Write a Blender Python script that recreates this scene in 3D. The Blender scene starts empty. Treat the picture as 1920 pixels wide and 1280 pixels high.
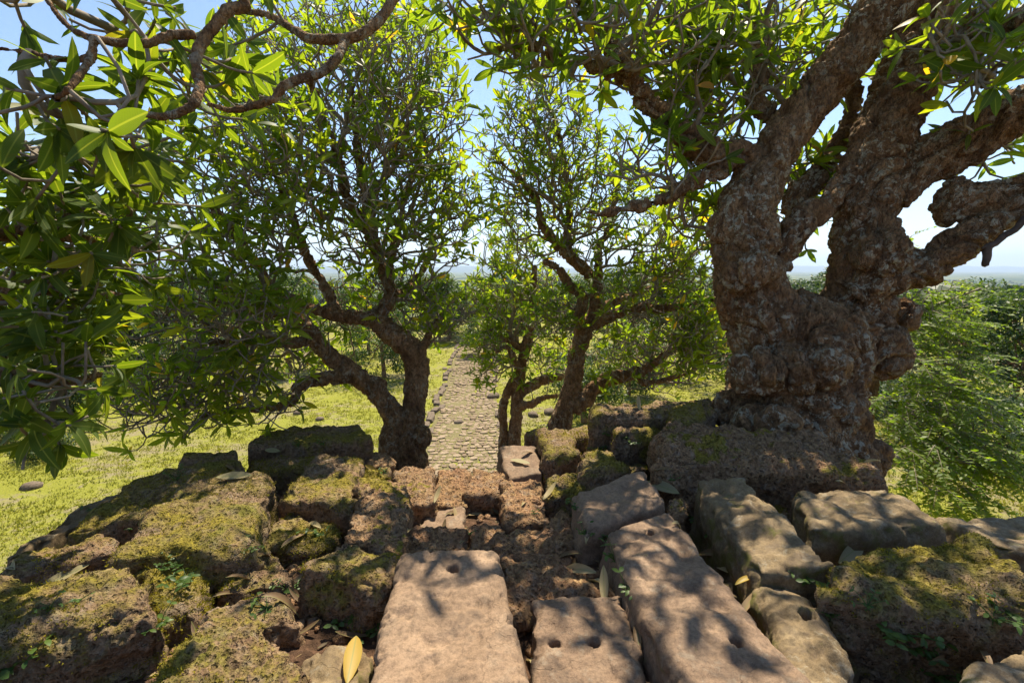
import bpy, bmesh, math, random
import numpy as np
from mathutils import Vector, Matrix
from mathutils.bvhtree import BVHTree

SC = bpy.context.scene
COL = SC.collection
rng = np.random.default_rng(7)
random.seed(7)

# ------------------------------------------------------------------ camera, sky, sun, exposure
CAMZ = 9.5                      # eye height above the lawn below the stairs
PITCH = math.radians(9.0)
FPX = 853.33                    # focal length in pixels of a 1920 px wide picture (16 mm lens)
SUN_AZ = math.radians(15.0)      # right of the viewing direction (+Y), sun in front of the camera
SUN_EL = math.radians(60.0)

cd = bpy.data.cameras.new('camera'); cam = bpy.data.objects.new('camera', cd); COL.objects.link(cam)
cd.sensor_width = 36.0; cd.lens = 16.0; cd.clip_start = 0.05; cd.clip_end = 60000
cam.location = (0, 0, CAMZ); cam.rotation_euler = (math.pi/2 - PITCH, 0, 0)
SC.camera = cam

world = bpy.data.worlds.new('World'); SC.world = world; world.use_nodes = True
wn = world.node_tree.nodes; wl = world.node_tree.links; wn.clear()
sky = wn.new('ShaderNodeTexSky'); sky.sky_type = 'NISHITA'; sky.sun_disc = False
sky.sun_elevation = SUN_EL; sky.sun_rotation = SUN_AZ; sky.altitude = 200
sky.air_density = 1.0; sky.dust_density = 0.25; sky.ozone_density = 2.5
bg = wn.new('ShaderNodeBackground'); bg.inputs['Strength'].default_value = 0.09
wo = wn.new('ShaderNodeOutputWorld')
wl.new(sky.outputs[0], bg.inputs[0]); wl.new(bg.outputs[0], wo.inputs[0])

ld = bpy.data.lights.new('sun', 'SUN'); ld.energy = 5.0; ld.angle = math.radians(0.53); ld.color = (1.0, 0.90, 0.73)
sun = bpy.data.objects.new('sun', ld); COL.objects.link(sun); sun.location = (3, 20, 40)
SUNV = Vector((math.sin(SUN_AZ)*math.cos(SUN_EL), math.cos(SUN_AZ)*math.cos(SUN_EL), math.sin(SUN_EL)))
sun.rotation_euler = SUNV.to_track_quat('Z', 'Y').to_euler()

SC.view_settings.view_transform = 'Standard'; SC.view_settings.look = 'None'
SC.view_settings.exposure = 1.14; SC.view_settings.gamma = 1.0; SC.view_settings.use_curve_mapping = False
SC.cycles.max_bounces = 7; SC.cycles.diffuse_bounces = 3; SC.cycles.glossy_bounces = 2
SC.cycles.transmission_bounces = 4; SC.cycles.volume_bounces = 0; SC.cycles.transparent_max_bounces = 4
SC.cycles.use_adaptive_sampling = True; SC.cycles.adaptive_threshold = 0.02
SC.cycles.use_denoising = True
SC.cycles.sample_clamp_indirect = 6.0

# ------------------------------------------------------------------ points of the place seen from the eye
_c, _s = math.cos(PITCH), math.sin(PITCH)
def ray(u, v):
    a = (u-960.0)/FPX; b = (640.0-v)/FPX
    return np.array([a, _c + b*_s, -_s + b*_c])
def PD(u, v, d):                # point at optical depth d
    return ray(u, v)*d + np.array([0, 0, CAMZ])
def PZ(u, v, z):                # point at height z relative to the eye
    r = ray(u, v); return r*(z/r[2]) + np.array([0, 0, CAMZ])
def project(p):
    p = np.asarray(p, float) - np.array([0, 0, CAMZ])
    d = p[..., 1]*_c - p[..., 2]*_s
    h = p[..., 1]*_s + p[..., 2]*_c
    dd = np.where(np.abs(d) < 1e-6, 1e-6, d)
    return 960 + FPX*p[..., 0]/dd, 640 - FPX*h/dd, d

# ------------------------------------------------------------------ noise
_perm = np.random.default_rng(3).permutation(256).astype(np.int64)
_perm = np.concatenate([_perm, _perm, _perm])
_grad = np.random.default_rng(4).normal(size=(256, 3)); _grad /= np.linalg.norm(_grad, axis=1, keepdims=True)
def noise(p):
    p = np.asarray(p, float)
    i = np.floor(p).astype(np.int64); f = p - i; i &= 255
    w = f*f*f*(f*(f*6-15)+10)
    out = np.zeros(len(p))
    for dx in (0, 1):
        wx = w[:, 0] if dx else 1-w[:, 0]
        hx = _perm[i[:, 0]+dx]
        for dy in (0, 1):
            wy = w[:, 1] if dy else 1-w[:, 1]
            hy = _perm[hx + i[:, 1]+dy]
            for dz in (0, 1):
                wz = w[:, 2] if dz else 1-w[:, 2]
                g = _grad[_perm[hy + i[:, 2]+dz]]
                dot = g[:, 0]*(f[:, 0]-dx) + g[:, 1]*(f[:, 1]-dy) + g[:, 2]*(f[:, 2]-dz)
                out += wx*wy*wz*dot
    return out*1.6
def fbm(p, o=3, lac=2.1, gain=0.5):
    s = np.zeros(len(p)); a = 1.0; q = np.asarray(p, float)
    for k in range(o):
        s += a*noise(q + 17.3*k); q = q*lac; a *= gain
    return s
def worley(p):                  # distance to the nearest jittered cell point
    p = np.asarray(p, float); i = np.floor(p).astype(np.int64); best = np.full(len(p), 9.0)
    for dx in (-1, 0, 1):
        for dy in (-1, 0, 1):
            for dz in (-1, 0, 1):
                c = i + np.array([dx, dy, dz])
                h = _perm[(_perm[(_perm[c[:, 0] & 255] + c[:, 1]) & 255] + c[:, 2]) & 255]
                j = c + 0.5 + 0.42*_grad[h]
                best = np.minimum(best, ((j-p)**2).sum(1))
    return np.sqrt(best)

# ------------------------------------------------------------------ mesh and object helpers
def mesh_np(name, verts, faces, mat=None, smooth=True, uv=None, rnd=None):
    """faces: (N,k) integer array, or a list of such arrays"""
    if not isinstance(faces, list): faces = [faces]
    faces = [np.asarray(f, np.int32) for f in faces if len(f)]
    me = bpy.data.meshes.new(name)
    verts = np.asarray(verts, np.float32)
    me.vertices.add(len(verts)); me.vertices.foreach_set('co', verts.ravel())
    nl = sum(f.size for f in faces); nf = sum(len(f) for f in faces)
    me.loops.add(nl); me.polygons.add(nf)
    vi = np.concatenate([f.ravel() for f in faces]).astype(np.int32)
    ls = []; o = 0
    for f in faces:
        ls.append(o + np.arange(len(f))*f.shape[1]); o += f.size
    me.loops.foreach_set('vertex_index', vi)
    me.polygons.foreach_set('loop_start', np.concatenate(ls).astype(np.int32))
    me.update(calc_edges=True); me.validate()
    me.polygons.foreach_set('use_smooth', np.full(nf, smooth, bool))
    if uv is not None:
        l = me.uv_layers.new(name='UVMap'); l.data.foreach_set('uv', np.asarray(uv, np.float32)[vi].ravel())
    if rnd is not None:
        a = me.attributes.new('rnd', 'FLOAT', 'POINT'); a.data.foreach_set('value', np.asarray(rnd, np.float32))
    if mat: me.materials.append(mat)
    return me
def link(name, data, parent=None, loc=None):
    o = bpy.data.objects.new(name, data); COL.objects.link(o)
    if parent: o.parent = parent
    if loc is not None: o.location = loc
    return o
def tag(o, label=None, cat=None, group=None, kind=None):
    if label: o['label'] = label
    if cat: o['category'] = cat
    if group: o['group'] = group
    if kind: o['kind'] = kind
    return o
def normals_of(me):
    n = np.empty(len(me.vertices)*3, np.float32); me.vertex_normals.foreach_get('vector', n); return n.reshape(-1, 3)
def coords_of(me):
    n = np.empty(len(me.vertices)*3, np.float32); me.vertices.foreach_get('co', n); return n.reshape(-1, 3).astype(float)

# ------------------------------------------------------------------ materials
class NT:
    def __init__(s, name):
        s.m = bpy.data.materials.new(name); s.m.use_nodes = True
        s.n = s.m.node_tree.nodes; s.l = s.m.node_tree.links; s.n.clear()
        s.out = s.n.new('ShaderNodeOutputMaterial')
    def add(s, t, **kw):
        n = s.n.new(t)
        for k, v in kw.items(): setattr(n, k, v)
        return n
    def con(s, a, b): s.l.new(a, b)
    def val(s, inp, v):
        if hasattr(v, 'is_linked') or hasattr(v, 'links'): s.l.new(v, inp)
        else: inp.default_value = v
    def pos(s, scale=(1, 1, 1)):
        g = s.add('ShaderNodeNewGeometry'); mp = s.add('ShaderNodeMapping')
        s.con(g.outputs['Position'], mp.inputs['Vector']); mp.inputs['Scale'].default_value = scale
        return mp.outputs[0]
    def noise(s, vec, scale, detail=4, rough=0.55, dist=0.0):
        t = s.add('ShaderNodeTexNoise'); s.con(vec, t.inputs['Vector'])
        t.inputs['Scale'].default_value = scale; t.inputs['Detail'].default_value = detail
        t.inputs['Roughness'].default_value = rough; t.inputs['Distortion'].default_value = dist
        return t.outputs[0]
    def voro(s, vec, scale, feature='F1'):
        t = s.add('ShaderNodeTexVoronoi', feature=feature); s.con(vec, t.inputs['Vector']); t.inputs['Scale'].default_value = scale
        return t.outputs['Distance']
    def ramp(s, fac, stops, interp='LINEAR'):
        r = s.add('ShaderNodeValToRGB'); s.con(fac, r.inputs[0]); r.color_ramp.interpolation = interp
        e = r.color_ramp.elements
        while len(e) < len(stops): e.new(0.5)
        for i, (p, c) in enumerate(stops):
            e[i].position = p; e[i].color = (c, c, c, 1) if isinstance(c, (int, float)) else (*c, 1)
        return r.outputs[0]
    def mix(s, fac, a, b, blend='MIX'):
        m = s.add('ShaderNodeMix', data_type='RGBA', blend_type=blend)
        s.val(m.inputs[0], fac)
        for inp, v in ((m.inputs[6], a), (m.inputs[7], b)):
            if isinstance(v, tuple): inp.default_value = (*v, 1)
            else: s.con(v, inp)
        return m.outputs[2]
    def math(s, op, a, b=0.0):
        m = s.add('ShaderNodeMath', operation=op); s.val(m.inputs[0], a); s.val(m.inputs[1], b); return m.outputs[0]
    def bump(s, h, strength, dist, prev=None):
        b = s.add('ShaderNodeBump'); s.con(h, b.inputs['Height']); b.inputs['Strength'].default_value = strength
        b.inputs['Distance'].default_value = dist
        if prev: s.con(prev, b.inputs['Normal'])
        return b.outputs[0]
    def principled(s, col, rough=0.9, normal=None, spec=0.2):
        p = s.add('ShaderNodeBsdfPrincipled')
        if isinstance(col, tuple): p.inputs['Base Color'].default_value = (*col, 1)
        else: s.con(col, p.inputs['Base Color'])
        s.val(p.inputs['Roughness'], rough); p.inputs['Specular IOR Level'].default_value = spec
        if normal: s.con(normal, p.inputs['Normal'])
        return p
    def finish(s, shader):
        s.con(shader, s.out.inputs['Surface']); return s.m

def up_facing(t):
    g = t.add('ShaderNodeNewGeometry'); sx = t.add('ShaderNodeSeparateXYZ'); t.con(g.outputs['Normal'], sx.inputs[0])
    return sx.outputs[2]

def laterite(name, moss=0.4, red=0.5, pale=0.0):
    t = NT(name); P = t.pos()
    n1 = t.noise(P, 6, 5, 0.6); n2 = t.noise(P, 38, 5, 0.65); n3 = t.noise(P, 2.2, 3)
    base = t.ramp(n2, [(0.25, (0.075, 0.050, 0.030)), (0.5, (0.19+0.03*pale, 0.130+0.01*pale, 0.076)), (0.75, (0.35+0.06*pale, 0.255+0.035*pale, 0.155))])
    base = t.mix(t.ramp(n1, [(0.4, 0.0), (0.7, red)]), base, (0.27, 0.145, 0.08))
    # grey crust
    base = t.mix(t.ramp(t.noise(P, 15, 4, 0.7), [(0.52, 0.0), (0.68, 0.45)]), base, (0.27, 0.235, 0.19))
    # moss sits where the face looks up and where it stays damp
    up = up_facing(t)
    mm = t.math('ADD', t.math('MULTIPLY', n3, 0.8), t.math('MULTIPLY', t.noise(P, 11, 6, 0.7), 0.75))
    mm = t.math('ADD', mm, t.math('MULTIPLY', up, 0.14))
    mk = t.ramp(mm, [(0.96-0.26*moss, 0.0), (1.20-0.26*moss, 0.8 if moss > 0 else 0.0)])
    mcol = t.ramp(t.noise(P, 60, 4, 0.7), [(0.3, (0.070, 0.062, 0.008)), (0.55, (0.21, 0.175, 0.013)), (0.8, (0.40, 0.32, 0.025))])
    mcol = t.mix(t.ramp(t.noise(P, 4.0, 2), [(0.5, 0.0), (0.65, 0.6)]), mcol, (0.10, 0.115, 0.016))
    col = t.mix(mk, base, mcol)
    v = t.voro(P, 38); v2 = t.voro(P, 90)
    pits = t.ramp(v, [(0.05, 0.0), (0.45, 1.0)])
    nb = t.bump(pits, 1.0, 0.026)
    nb = t.bump(t.ramp(v2, [(0.0, 0.0), (0.5, 1.0)]), 0.8, 0.011, nb)
    nb = t.bump(t.noise(P, 120, 6, 0.75), 0.8, 0.009, nb)
    return t.finish(t.principled(col, 0.95, nb, 0.12).outputs[0])

def sandstone(name, c0, c1, c2, moss=0.0, lichen=0.3):
    t = NT(name); P = t.pos()
    n1 = t.noise(P, 4.2, 6, 0.65, 0.5); n2 = t.noise(P, 55, 6, 0.7)
    col = t.ramp(n1, [(0.3, c0), (0.5, c1), (0.70, c2)])
    col = t.mix(t.ramp(n2, [(0.36, 0.6), (0.56, 0.0)]), col, tuple(x*0.42 for x in c0))
    col = t.mix(t.ramp(t.noise(P, 260, 3, 0.6), [(0.45, 0.0), (0.7, 0.35)]), col, tuple(min(0.6, x*1.35) for x in c2))
    col = t.mix(t.ramp(t.noise(P, 10, 7, 0.78), [(0.55, 0.0), (0.62, lichen)]), col, (0.36, 0.33, 0.25))
    # water stains and dirt
    col = t.mix(t.ramp(t.noise(P, 6.5, 7, 0.72, 0.8), [(0.5, 0.0), (0.66, 0.62)]), col, (0.085, 0.06, 0.042))
    col = t.mix(t.ramp(t.noise(P, 30, 5, 0.7), [(0.62, 0.0), (0.70, 0.6)]), col, (0.07, 0.05, 0.035))
    up = up_facing(t)
    mm = t.math('SUBTRACT', t.math('ADD', t.noise(P, 7, 6, 0.7), 0.22*moss), t.math('MULTIPLY', up, 0.10))
    col = t.mix(t.ramp(mm, [(0.60, 0.0), (0.72, 0.85 if moss > 0 else 0.0)]), col, (0.12, 0.115, 0.022))
    nb = t.bump(n2, 0.42, 0.007)
    nb = t.bump(t.noise(P, 230, 4, 0.75), 0.6, 0.003, nb)
    nb = t.bump(t.noise(P, 9, 4, 0.55), 0.5, 0.03, nb)
    nb = t.bump(t.ramp(t.voro(P, 60), [(0.05, 0.0), (0.25, 1.0)]), 0.25, 0.006, nb)
    # hairline cracks and tool scratches
    va = t.add('ShaderNodeVectorMath', operation='MULTIPLY_ADD'); tn = t.add('ShaderNodeTexNoise'); tn.inputs['Scale'].default_value = 5.0
    tn.inputs['Detail'].default_value = 5.0; t.con(P, tn.inputs['Vector']); t.con(tn.outputs['Color'], va.inputs[0]); va.inputs[1].default_value = (0.3, 0.3, 0.3); t.con(P, va.inputs[2])
    ck = t.voro(va.outputs[0], 2.3, 'DISTANCE_TO_EDGE')
    ckm = t.ramp(ck, [(0.0, 0.0), (0.004, 1.0)])
    ckm = t.math('MAXIMUM', ckm, t.ramp(t.noise(P, 2.4, 2), [(0.48, 1.0), (0.56, 0.0)]))
    nb = t.bump(ckm, 0.6, 0.006, nb)
    return t.finish(t.principled(col, 0.82, nb, 0.25).outputs[0])

def bark(name, dark=1.0, lichen=0.6):
    t = NT(name); P = t.pos((1, 1, 0.5)); P2 = t.pos()
    n1 = t.noise(P, 6, 7, 0.7, 0.8); n2 = t.noise(P, 40, 6, 0.72, 0.4)
    col = t.ramp(n1, [(0.28, (0.066*dark, 0.036*dark, 0.018*dark)), (0.48, (0.20*dark, 0.112*dark, 0.052*dark)), (0.62, (0.285*dark, 0.172*dark, 0.083*dark)), (0.75, (0.37*dark, 0.245*dark, 0.13*dark))])
    col = t.mix(t.ramp(n2, [(0.38, 0.7), (0.56, 0.0)]), col, (0.045, 0.029, 0.018))
    lm = t.math('MULTIPLY', t.ramp(t.noise(P2, 13, 7, 0.75, 0.4), [(0.525, 0.0), (0.565, 1.0)]), t.ramp(t.noise(P2, 1.7, 4), [(0.42, 0.0), (0.54, lichen)]))
    col = t.mix(lm, col, (0.46, 0.41, 0.29))
    va = t.add('ShaderNodeVectorMath', operation='MULTIPLY_ADD'); tn = t.add('ShaderNodeTexNoise'); tn.inputs['Scale'].default_value = 9.0; tn.inputs['Detail'].default_value = 4.0
    t.con(P, tn.inputs['Vector']); t.con(tn.outputs['Color'], va.inputs[0]); va.inputs[1].default_value = (0.12, 0.12, 0.12); t.con(P, va.inputs[2])
    crack = t.ramp(t.voro(va.outputs[0], 21, 'DISTANCE_TO_EDGE'), [(0.0, 0.0), (0.13, 1.0)])
    crack2 = t.ramp(t.voro(va.outputs[0], 55, 'DISTANCE_TO_EDGE'), [(0.0, 0.0), (0.2, 1.0)])
    nb = t.bump(crack, 0.8, 0.016)
    nb = t.bump(crack2, 0.7, 0.007, nb)
    nb = t.bump(n2, 0.9, 0.016, nb)
    nb = t.bump(t.noise(P2, 150, 4, 0.7), 0.6, 0.004, nb)
    return t.finish(t.principled(col, 0.93, nb, 0.15).outputs[0])

def leaf_mat(name, cols, trans=0.5, tcol=(1.5, 1.6, 0.6), vein=True, rough=0.5, spec=0.25):
    t = NT(name)
    a = t.add('ShaderNodeAttribute', attribute_name='rnd')
    col = t.ramp(a.outputs['Fac'], cols)
    if vein:
        uvn = t.add('ShaderNodeUVMap'); sx = t.add('ShaderNodeSeparateXYZ'); t.con(uvn.outputs[0], sx.inputs[0])
        mid = t.math('ABSOLUTE', t.math('SUBTRACT', sx.outputs[0], 0.5))
        rib = t.ramp(mid, [(0.025, 0.55), (0.06, 0.0)])
        w = t.math('SUBTRACT', t.math('MULTIPLY', sx.outputs[1], 26.0), t.math('MULTIPLY', mid, 9.0))
        sv = t.math('ABSOLUTE', t.math('SUBTRACT', t.math('FRACT', w), 0.5))
        svm = t.ramp(sv, [(0.0, 0.22), (0.12, 0.0)])
        col = t.mix(t.math('MAXIMUM', rib, svm), col, (0.20, 0.24, 0.07))
    sp = t.noise(t.pos(), 9, 4, 0.7)
    col = t.mix(t.ramp(sp, [(0.62, 0.0), (0.72, 0.4)]), col, (0.09, 0.08, 0.02))
    p = t.principled(col, rough, None, spec)
    tr = t.add('ShaderNodeBsdfTranslucent')
    tc = t.mix(1.0, col, tcol, 'MULTIPLY')
    t.con(tc, tr.inputs['Color'])
    ms = t.add('ShaderNodeMixShader'); ms.inputs[0].default_value = trans
    t.con(p.outputs[0], ms.inputs[1]); t.con(tr.outputs[0], ms.inputs[2])
    return t.finish(ms.outputs[0])

def plain(name, col, rough=0.9, bump=None):
    t = NT(name); P = t.pos()
    c = t.mix(t.ramp(t.noise(P, 12, 5), [(0.3, 0.0), (0.7, 1.0)]), tuple(x*0.55 for x in col), tuple(min(1, x*1.35) for x in col))
    nb = t.bump(t.noise(P, 60, 5, 0.7), 0.6, bump or 0.01)
    return t.finish(t.principled(c, rough, nb, 0.15).outputs[0])

M = {}
M['lat'] = laterite('laterite_dry', 0.05, 0.45, 1.6)
M['lat_red'] = laterite('laterite_red', 0.0, 0.9, 2.4)
M['lat_moss'] = laterite('laterite_mossy', 0.85, 0.35)
M['lat_half'] = laterite('laterite_half_mossy', 0.52, 0.45, 0.2)
M['sand'] = sandstone('sandstone_warm', (0.175, 0.112, 0.066), (0.248, 0.163, 0.100), (0.315, 0.215, 0.135), 0.0, 0.07)
M['sand_pink'] = sandstone('sandstone_pink', (0.135, 0.084, 0.052), (0.208, 0.135, 0.083), (0.275, 0.188, 0.119), 0.15, 0.25)
M['sand_dark'] = sandstone('sandstone_weathered', (0.115, 0.077, 0.038), (0.185, 0.130, 0.067), (0.27, 0.20, 0.11), 0.55, 0.35)
M['bark'] = bark('frangipani_bark', 1.4, 0.95)
M['bark_small'] = bark('frangipani_bark_small', 1.5, 0.6)
M['twig'] = plain('frangipani_twig', (0.25, 0.205, 0.15), 0.85, 0.006)
M['deadwood'] = plain('dead_wood', (0.10, 0.07, 0.05), 0.95, 0.02)
LEAFC = [(0.0, (0.042, 0.080, 0.013)), (0.45, (0.078, 0.126, 0.016)), (0.85, (0.135, 0.168, 0.018)), (0.95, (0.16, 0.17, 0.02)), (0.975, (0.34, 0.23, 0.03)), (1.0, (0.28, 0.14, 0.03))]
M['leaf'] = leaf_mat('frangipani_leaf', LEAFC, 0.58, (3.5, 3.2, 0.6))
M['leaf_near'] = leaf_mat('frangipani_leaf_near', [(0.0, (0.034, 0.068, 0.012)), (0.6, (0.066, 0.108, 0.015)), (0.95, (0.10, 0.135, 0.016)), (1.0, (0.2, 0.16, 0.02))], 0.52, (3.4, 3.0, 0.6))
M['leaf_fine'] = leaf_mat('feathery_leaf', [(0.0, (0.060, 0.105, 0.014)), (0.6, (0.11, 0.16, 0.018)), (1.0, (0.18, 0.21, 0.022))], 0.55, (2.6, 2.6, 0.8), False, 0.5, 0.3)
M['leaf_wood'] = leaf_mat('woodland_leaf', [(0.0, (0.025, 0.050, 0.014)), (0.6, (0.050, 0.085, 0.018)), (1.0, (0.105, 0.135, 0.024))], 0.38, (2.2, 2.2, 0.8), False, 0.5, 0.3)
M['sprout'] = leaf_mat('sprout_leaf', [(0.0, (0.040, 0.085, 0.018)), (1.0, (0.09, 0.145, 0.026))], 0.42, (2.2, 2.2, 0.8), False, 0.45, 0.35)
M['grass'] = leaf_mat('grass_blade', [(0.0, (0.135, 0.150, 0.020)), (0.6, (0.225, 0.228, 0.034)), (1.0, (0.33, 0.305, 0.068))], 0.35, (1.6, 1.6, 0.9), False, 0.6, 0.2)
M['dead_tan'] = leaf_mat('dry_leaf_tan', [(0.0, (0.30, 0.225, 0.11)), (1.0, (0.42, 0.34, 0.18))], 0.25, (1.1, 1.0, 0.8), True, 0.6, 0.25)
M['dead_brown'] = leaf_mat('dry_leaf_brown', [(0.0, (0.085, 0.050, 0.026)), (0.7, (0.20, 0.125, 0.062)), (1.0, (0.34, 0.245, 0.125))], 0.2, (1.1, 1.0, 0.8), True, 0.6, 0.25)
M['dead_yellow'] = leaf_mat('dry_leaf_yellow', [(0.0, (0.36, 0.235, 0.035)), (1.0, (0.48, 0.33, 0.06))], 0.35, (1.2, 1.0, 0.6), True, 0.5, 0.3)
M['dead_grey'] = leaf_mat('dry_leaf_grey', [(0.0, (0.26, 0.215, 0.10)), (1.0, (0.36, 0.31, 0.17))], 0.25, (1.1, 1.0, 0.8), True, 0.6, 0.25)

def ground_mat():
    t = NT('ground'); P = t.pos()
    n1 = t.noise(P, 0.28, 6, 0.65); n2 = t.noise(P, 2.3, 6, 0.7); n3 = t.noise(P, 14, 5, 0.7)
    grass = t.ramp(n3, [(0.3, (0.135, 0.148, 0.020)), (0.5, (0.228, 0.230, 0.034)), (0.7, (0.33, 0.305, 0.065))])
    grass = t.mix(t.ramp(n1, [(0.35, 0.6), (0.6, 0.0)]), grass, (0.19, 0.195, 0.026))
    bare = t.ramp(n3, [(0.3, (0.14, 0.11, 0.07)), (0.7, (0.30, 0.245, 0.16))])
    bm = t.ramp(t.math('ADD', t.math('MULTIPLY', n1, 0.65), t.math('MULTIPLY', n2, 0.5)), [(0.565, 0.0), (0.66, 0.8)])
    col = t.mix(bm, grass, bare)
    # far fields and woods of the plain
    far = t.ramp(t.noise(t.pos((1, 0.5, 1)), 0.004, 5, 0.6), [(0.42, (0.035, 0.055, 0.018)), (0.5, (0.06, 0.085, 0.022)), (0.54, (0.17, 0.17, 0.05)), (0.62, (0.10, 0.13, 0.03))])
    g = t.add('ShaderNodeNewGeometry'); sx = t.add('ShaderNodeSeparateXYZ'); t.con(g.outputs['Position'], sx.inputs[0])
    fm = t.ramp(t.math('DIVIDE', sx.outputs[1], 400.0), [(0.3, 0.0), (0.6, 1.0)])
    col = t.mix(fm, col, far)
    # red soil and leaf litter on the stone mound
    soil = t.ramp(n3, [(0.25, (0.035, 0.022, 0.015)), (0.5, (0.095, 0.055, 0.033)), (0.75, (0.22, 0.125, 0.075))])
    sm = t.ramp(t.math('DIVIDE', t.math('ADD', sx.outputs[2], t.math('MULTIPLY', n2, 2.5)), 10.0), [(0.42, 0.0), (0.62, 1.0)])
    col = t.mix(sm, col, soil)
    nb = t.bump(n3, 0.9, 0.05); nb = t.bump(t.noise(P, 70, 5, 0.75), 0.8, 0.02, nb)
    return t.finish(t.principled(col, 0.95, nb, 0.1).outputs[0])
M['ground'] = ground_mat()
M['cobble'] = plain('cobble_stone', (0.24, 0.178, 0.112), 0.9, 0.012)
M['cobble_dark'] = plain('kerb_stone', (0.15, 0.115, 0.08), 0.92, 0.012)
M['hill'] = plain('far_hill', (0.055, 0.075, 0.03), 0.95)

# ------------------------------------------------------------------ terrain
def sstep(x, a, b):
    t = np.clip((x-a)/(b-a), 0, 1); return t*t*(3-2*t)
def ground_z(x, y, fine=True):
    x = np.atleast_1d(np.asarray(x, float)); y = np.atleast_1d(np.asarray(y, float))
    p = np.stack([x*0.09, y*0.09, np.zeros_like(x)], 1)
    lawn = 0.22*noise(p)*np.clip((y-5)/25, 0.2, 1) + 0.06*noise(p*9)
    lawn = lawn - 9*sstep(y, 85, 160) - 45*sstep(y, 150, 900)
    crest = CAMZ + np.interp(y, [1.6, 2.1, 3.0, 4.4, 17.4], [-1.60, -1.67, -1.91, -2.2, -9.5]) + 0.04*sstep(x, 0.1, 0.5)*(1-sstep(x, 0.95, 1.3))*sstep(-y, -2.9, -2.3) - 0.10*sstep(np.abs(x+0.1), 1.1, 1.6)*sstep(-y, -3.0, -2.4)
    crest = np.where(y < -1.5, crest + (-1.5-y)*0.25, crest)
    w = np.where(y < -0.5, 3.0+(-0.5-y)*3.0, 2.95)
    mound = crest - np.clip(np.abs(x)-w, 0, 50)*2.0
    z = np.maximum(lawn, mound)
    if fine:
        q = np.stack([x*3, y*3, z*3], 1)
        z = z + np.where(mound > lawn, 0.035*fbm(q, 3) + 0.012*noise(q*7), 0)
    return z
def gz(x, y): return float(ground_z(x, y)[0])

def axis(dense_lo, dense_hi, step, far_lo, far_hi, k=1.16):
    a = list(np.arange(dense_lo, dense_hi+1e-6, step))
    s = step; v = dense_hi
    while v < far_hi: s *= k; v += s; a.append(v)
    s = step; v = dense_lo
    while v > far_lo: s *= k; v -= s; a.insert(0, v)
    return np.array(a)
xs = axis(-3.6, 3.6, 0.055, -16000, 16000, 1.09); ys = axis(0.6, 5.0, 0.055, -14, 24000, 1.07)
X, Y = np.meshgrid(xs, ys); Z = ground_z(X.ravel(), Y.ravel())
V = np.stack([X.ravel(), Y.ravel(), Z], 1)
nx, ny = len(xs), len(ys)
I = np.arange(nx*ny).reshape(ny, nx)
F = np.stack([I[:-1, :-1].ravel(), I[:-1, 1:].ravel(), I[1:, 1:].ravel(), I[1:, :-1].ravel()], 1)
ground = tag(link('ground', mesh_np('ground', V, F, M['ground'])), kind='structure')

# far hills on the horizon
def hill(name, x0, x1, y, hgt, seed):
    n = 90; xx = np.linspace(x0, x1, n); t = np.linspace(0, 1, n)
    prof = hgt*np.clip(0.55+0.6*fbm(np.stack([t*7+seed, np.zeros(n), np.zeros(n)], 1), 4), 0.06, 2)*np.sin(math.pi*t)**0.5
    rows = []
    for k, (dy, f) in enumerate([(-2600, 0.0), (-1500, 0.35), (-600, 0.8), (0, 1.0), (900, 0.6), (2400, 0.0)]):
        rows.append(np.stack([xx, np.full(n, y+dy), -54 + prof*f*(1+0.15*noise(np.stack([t*30, np.full(n, k*3.0), np.zeros(n)], 1)))], 1))
    V = np.concatenate(rows); I = np.arange(len(V)).reshape(-1, n)
    F = np.stack([I[:-1, :-1].ravel(), I[:-1, 1:].ravel(), I[1:, 1:].ravel(), I[1:, :-1].ravel()], 1)
    tag(link(name, mesh_np(name, V, F, M['hill'])), kind='structure')
hill('hills', -9000, 7000, 13000, 260, 1.0)
hill('hills', 2000, 20000, 15000, 330, 5.0)
hill('hills', -20000, -3000, 16000, 380, 9.0)

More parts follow.
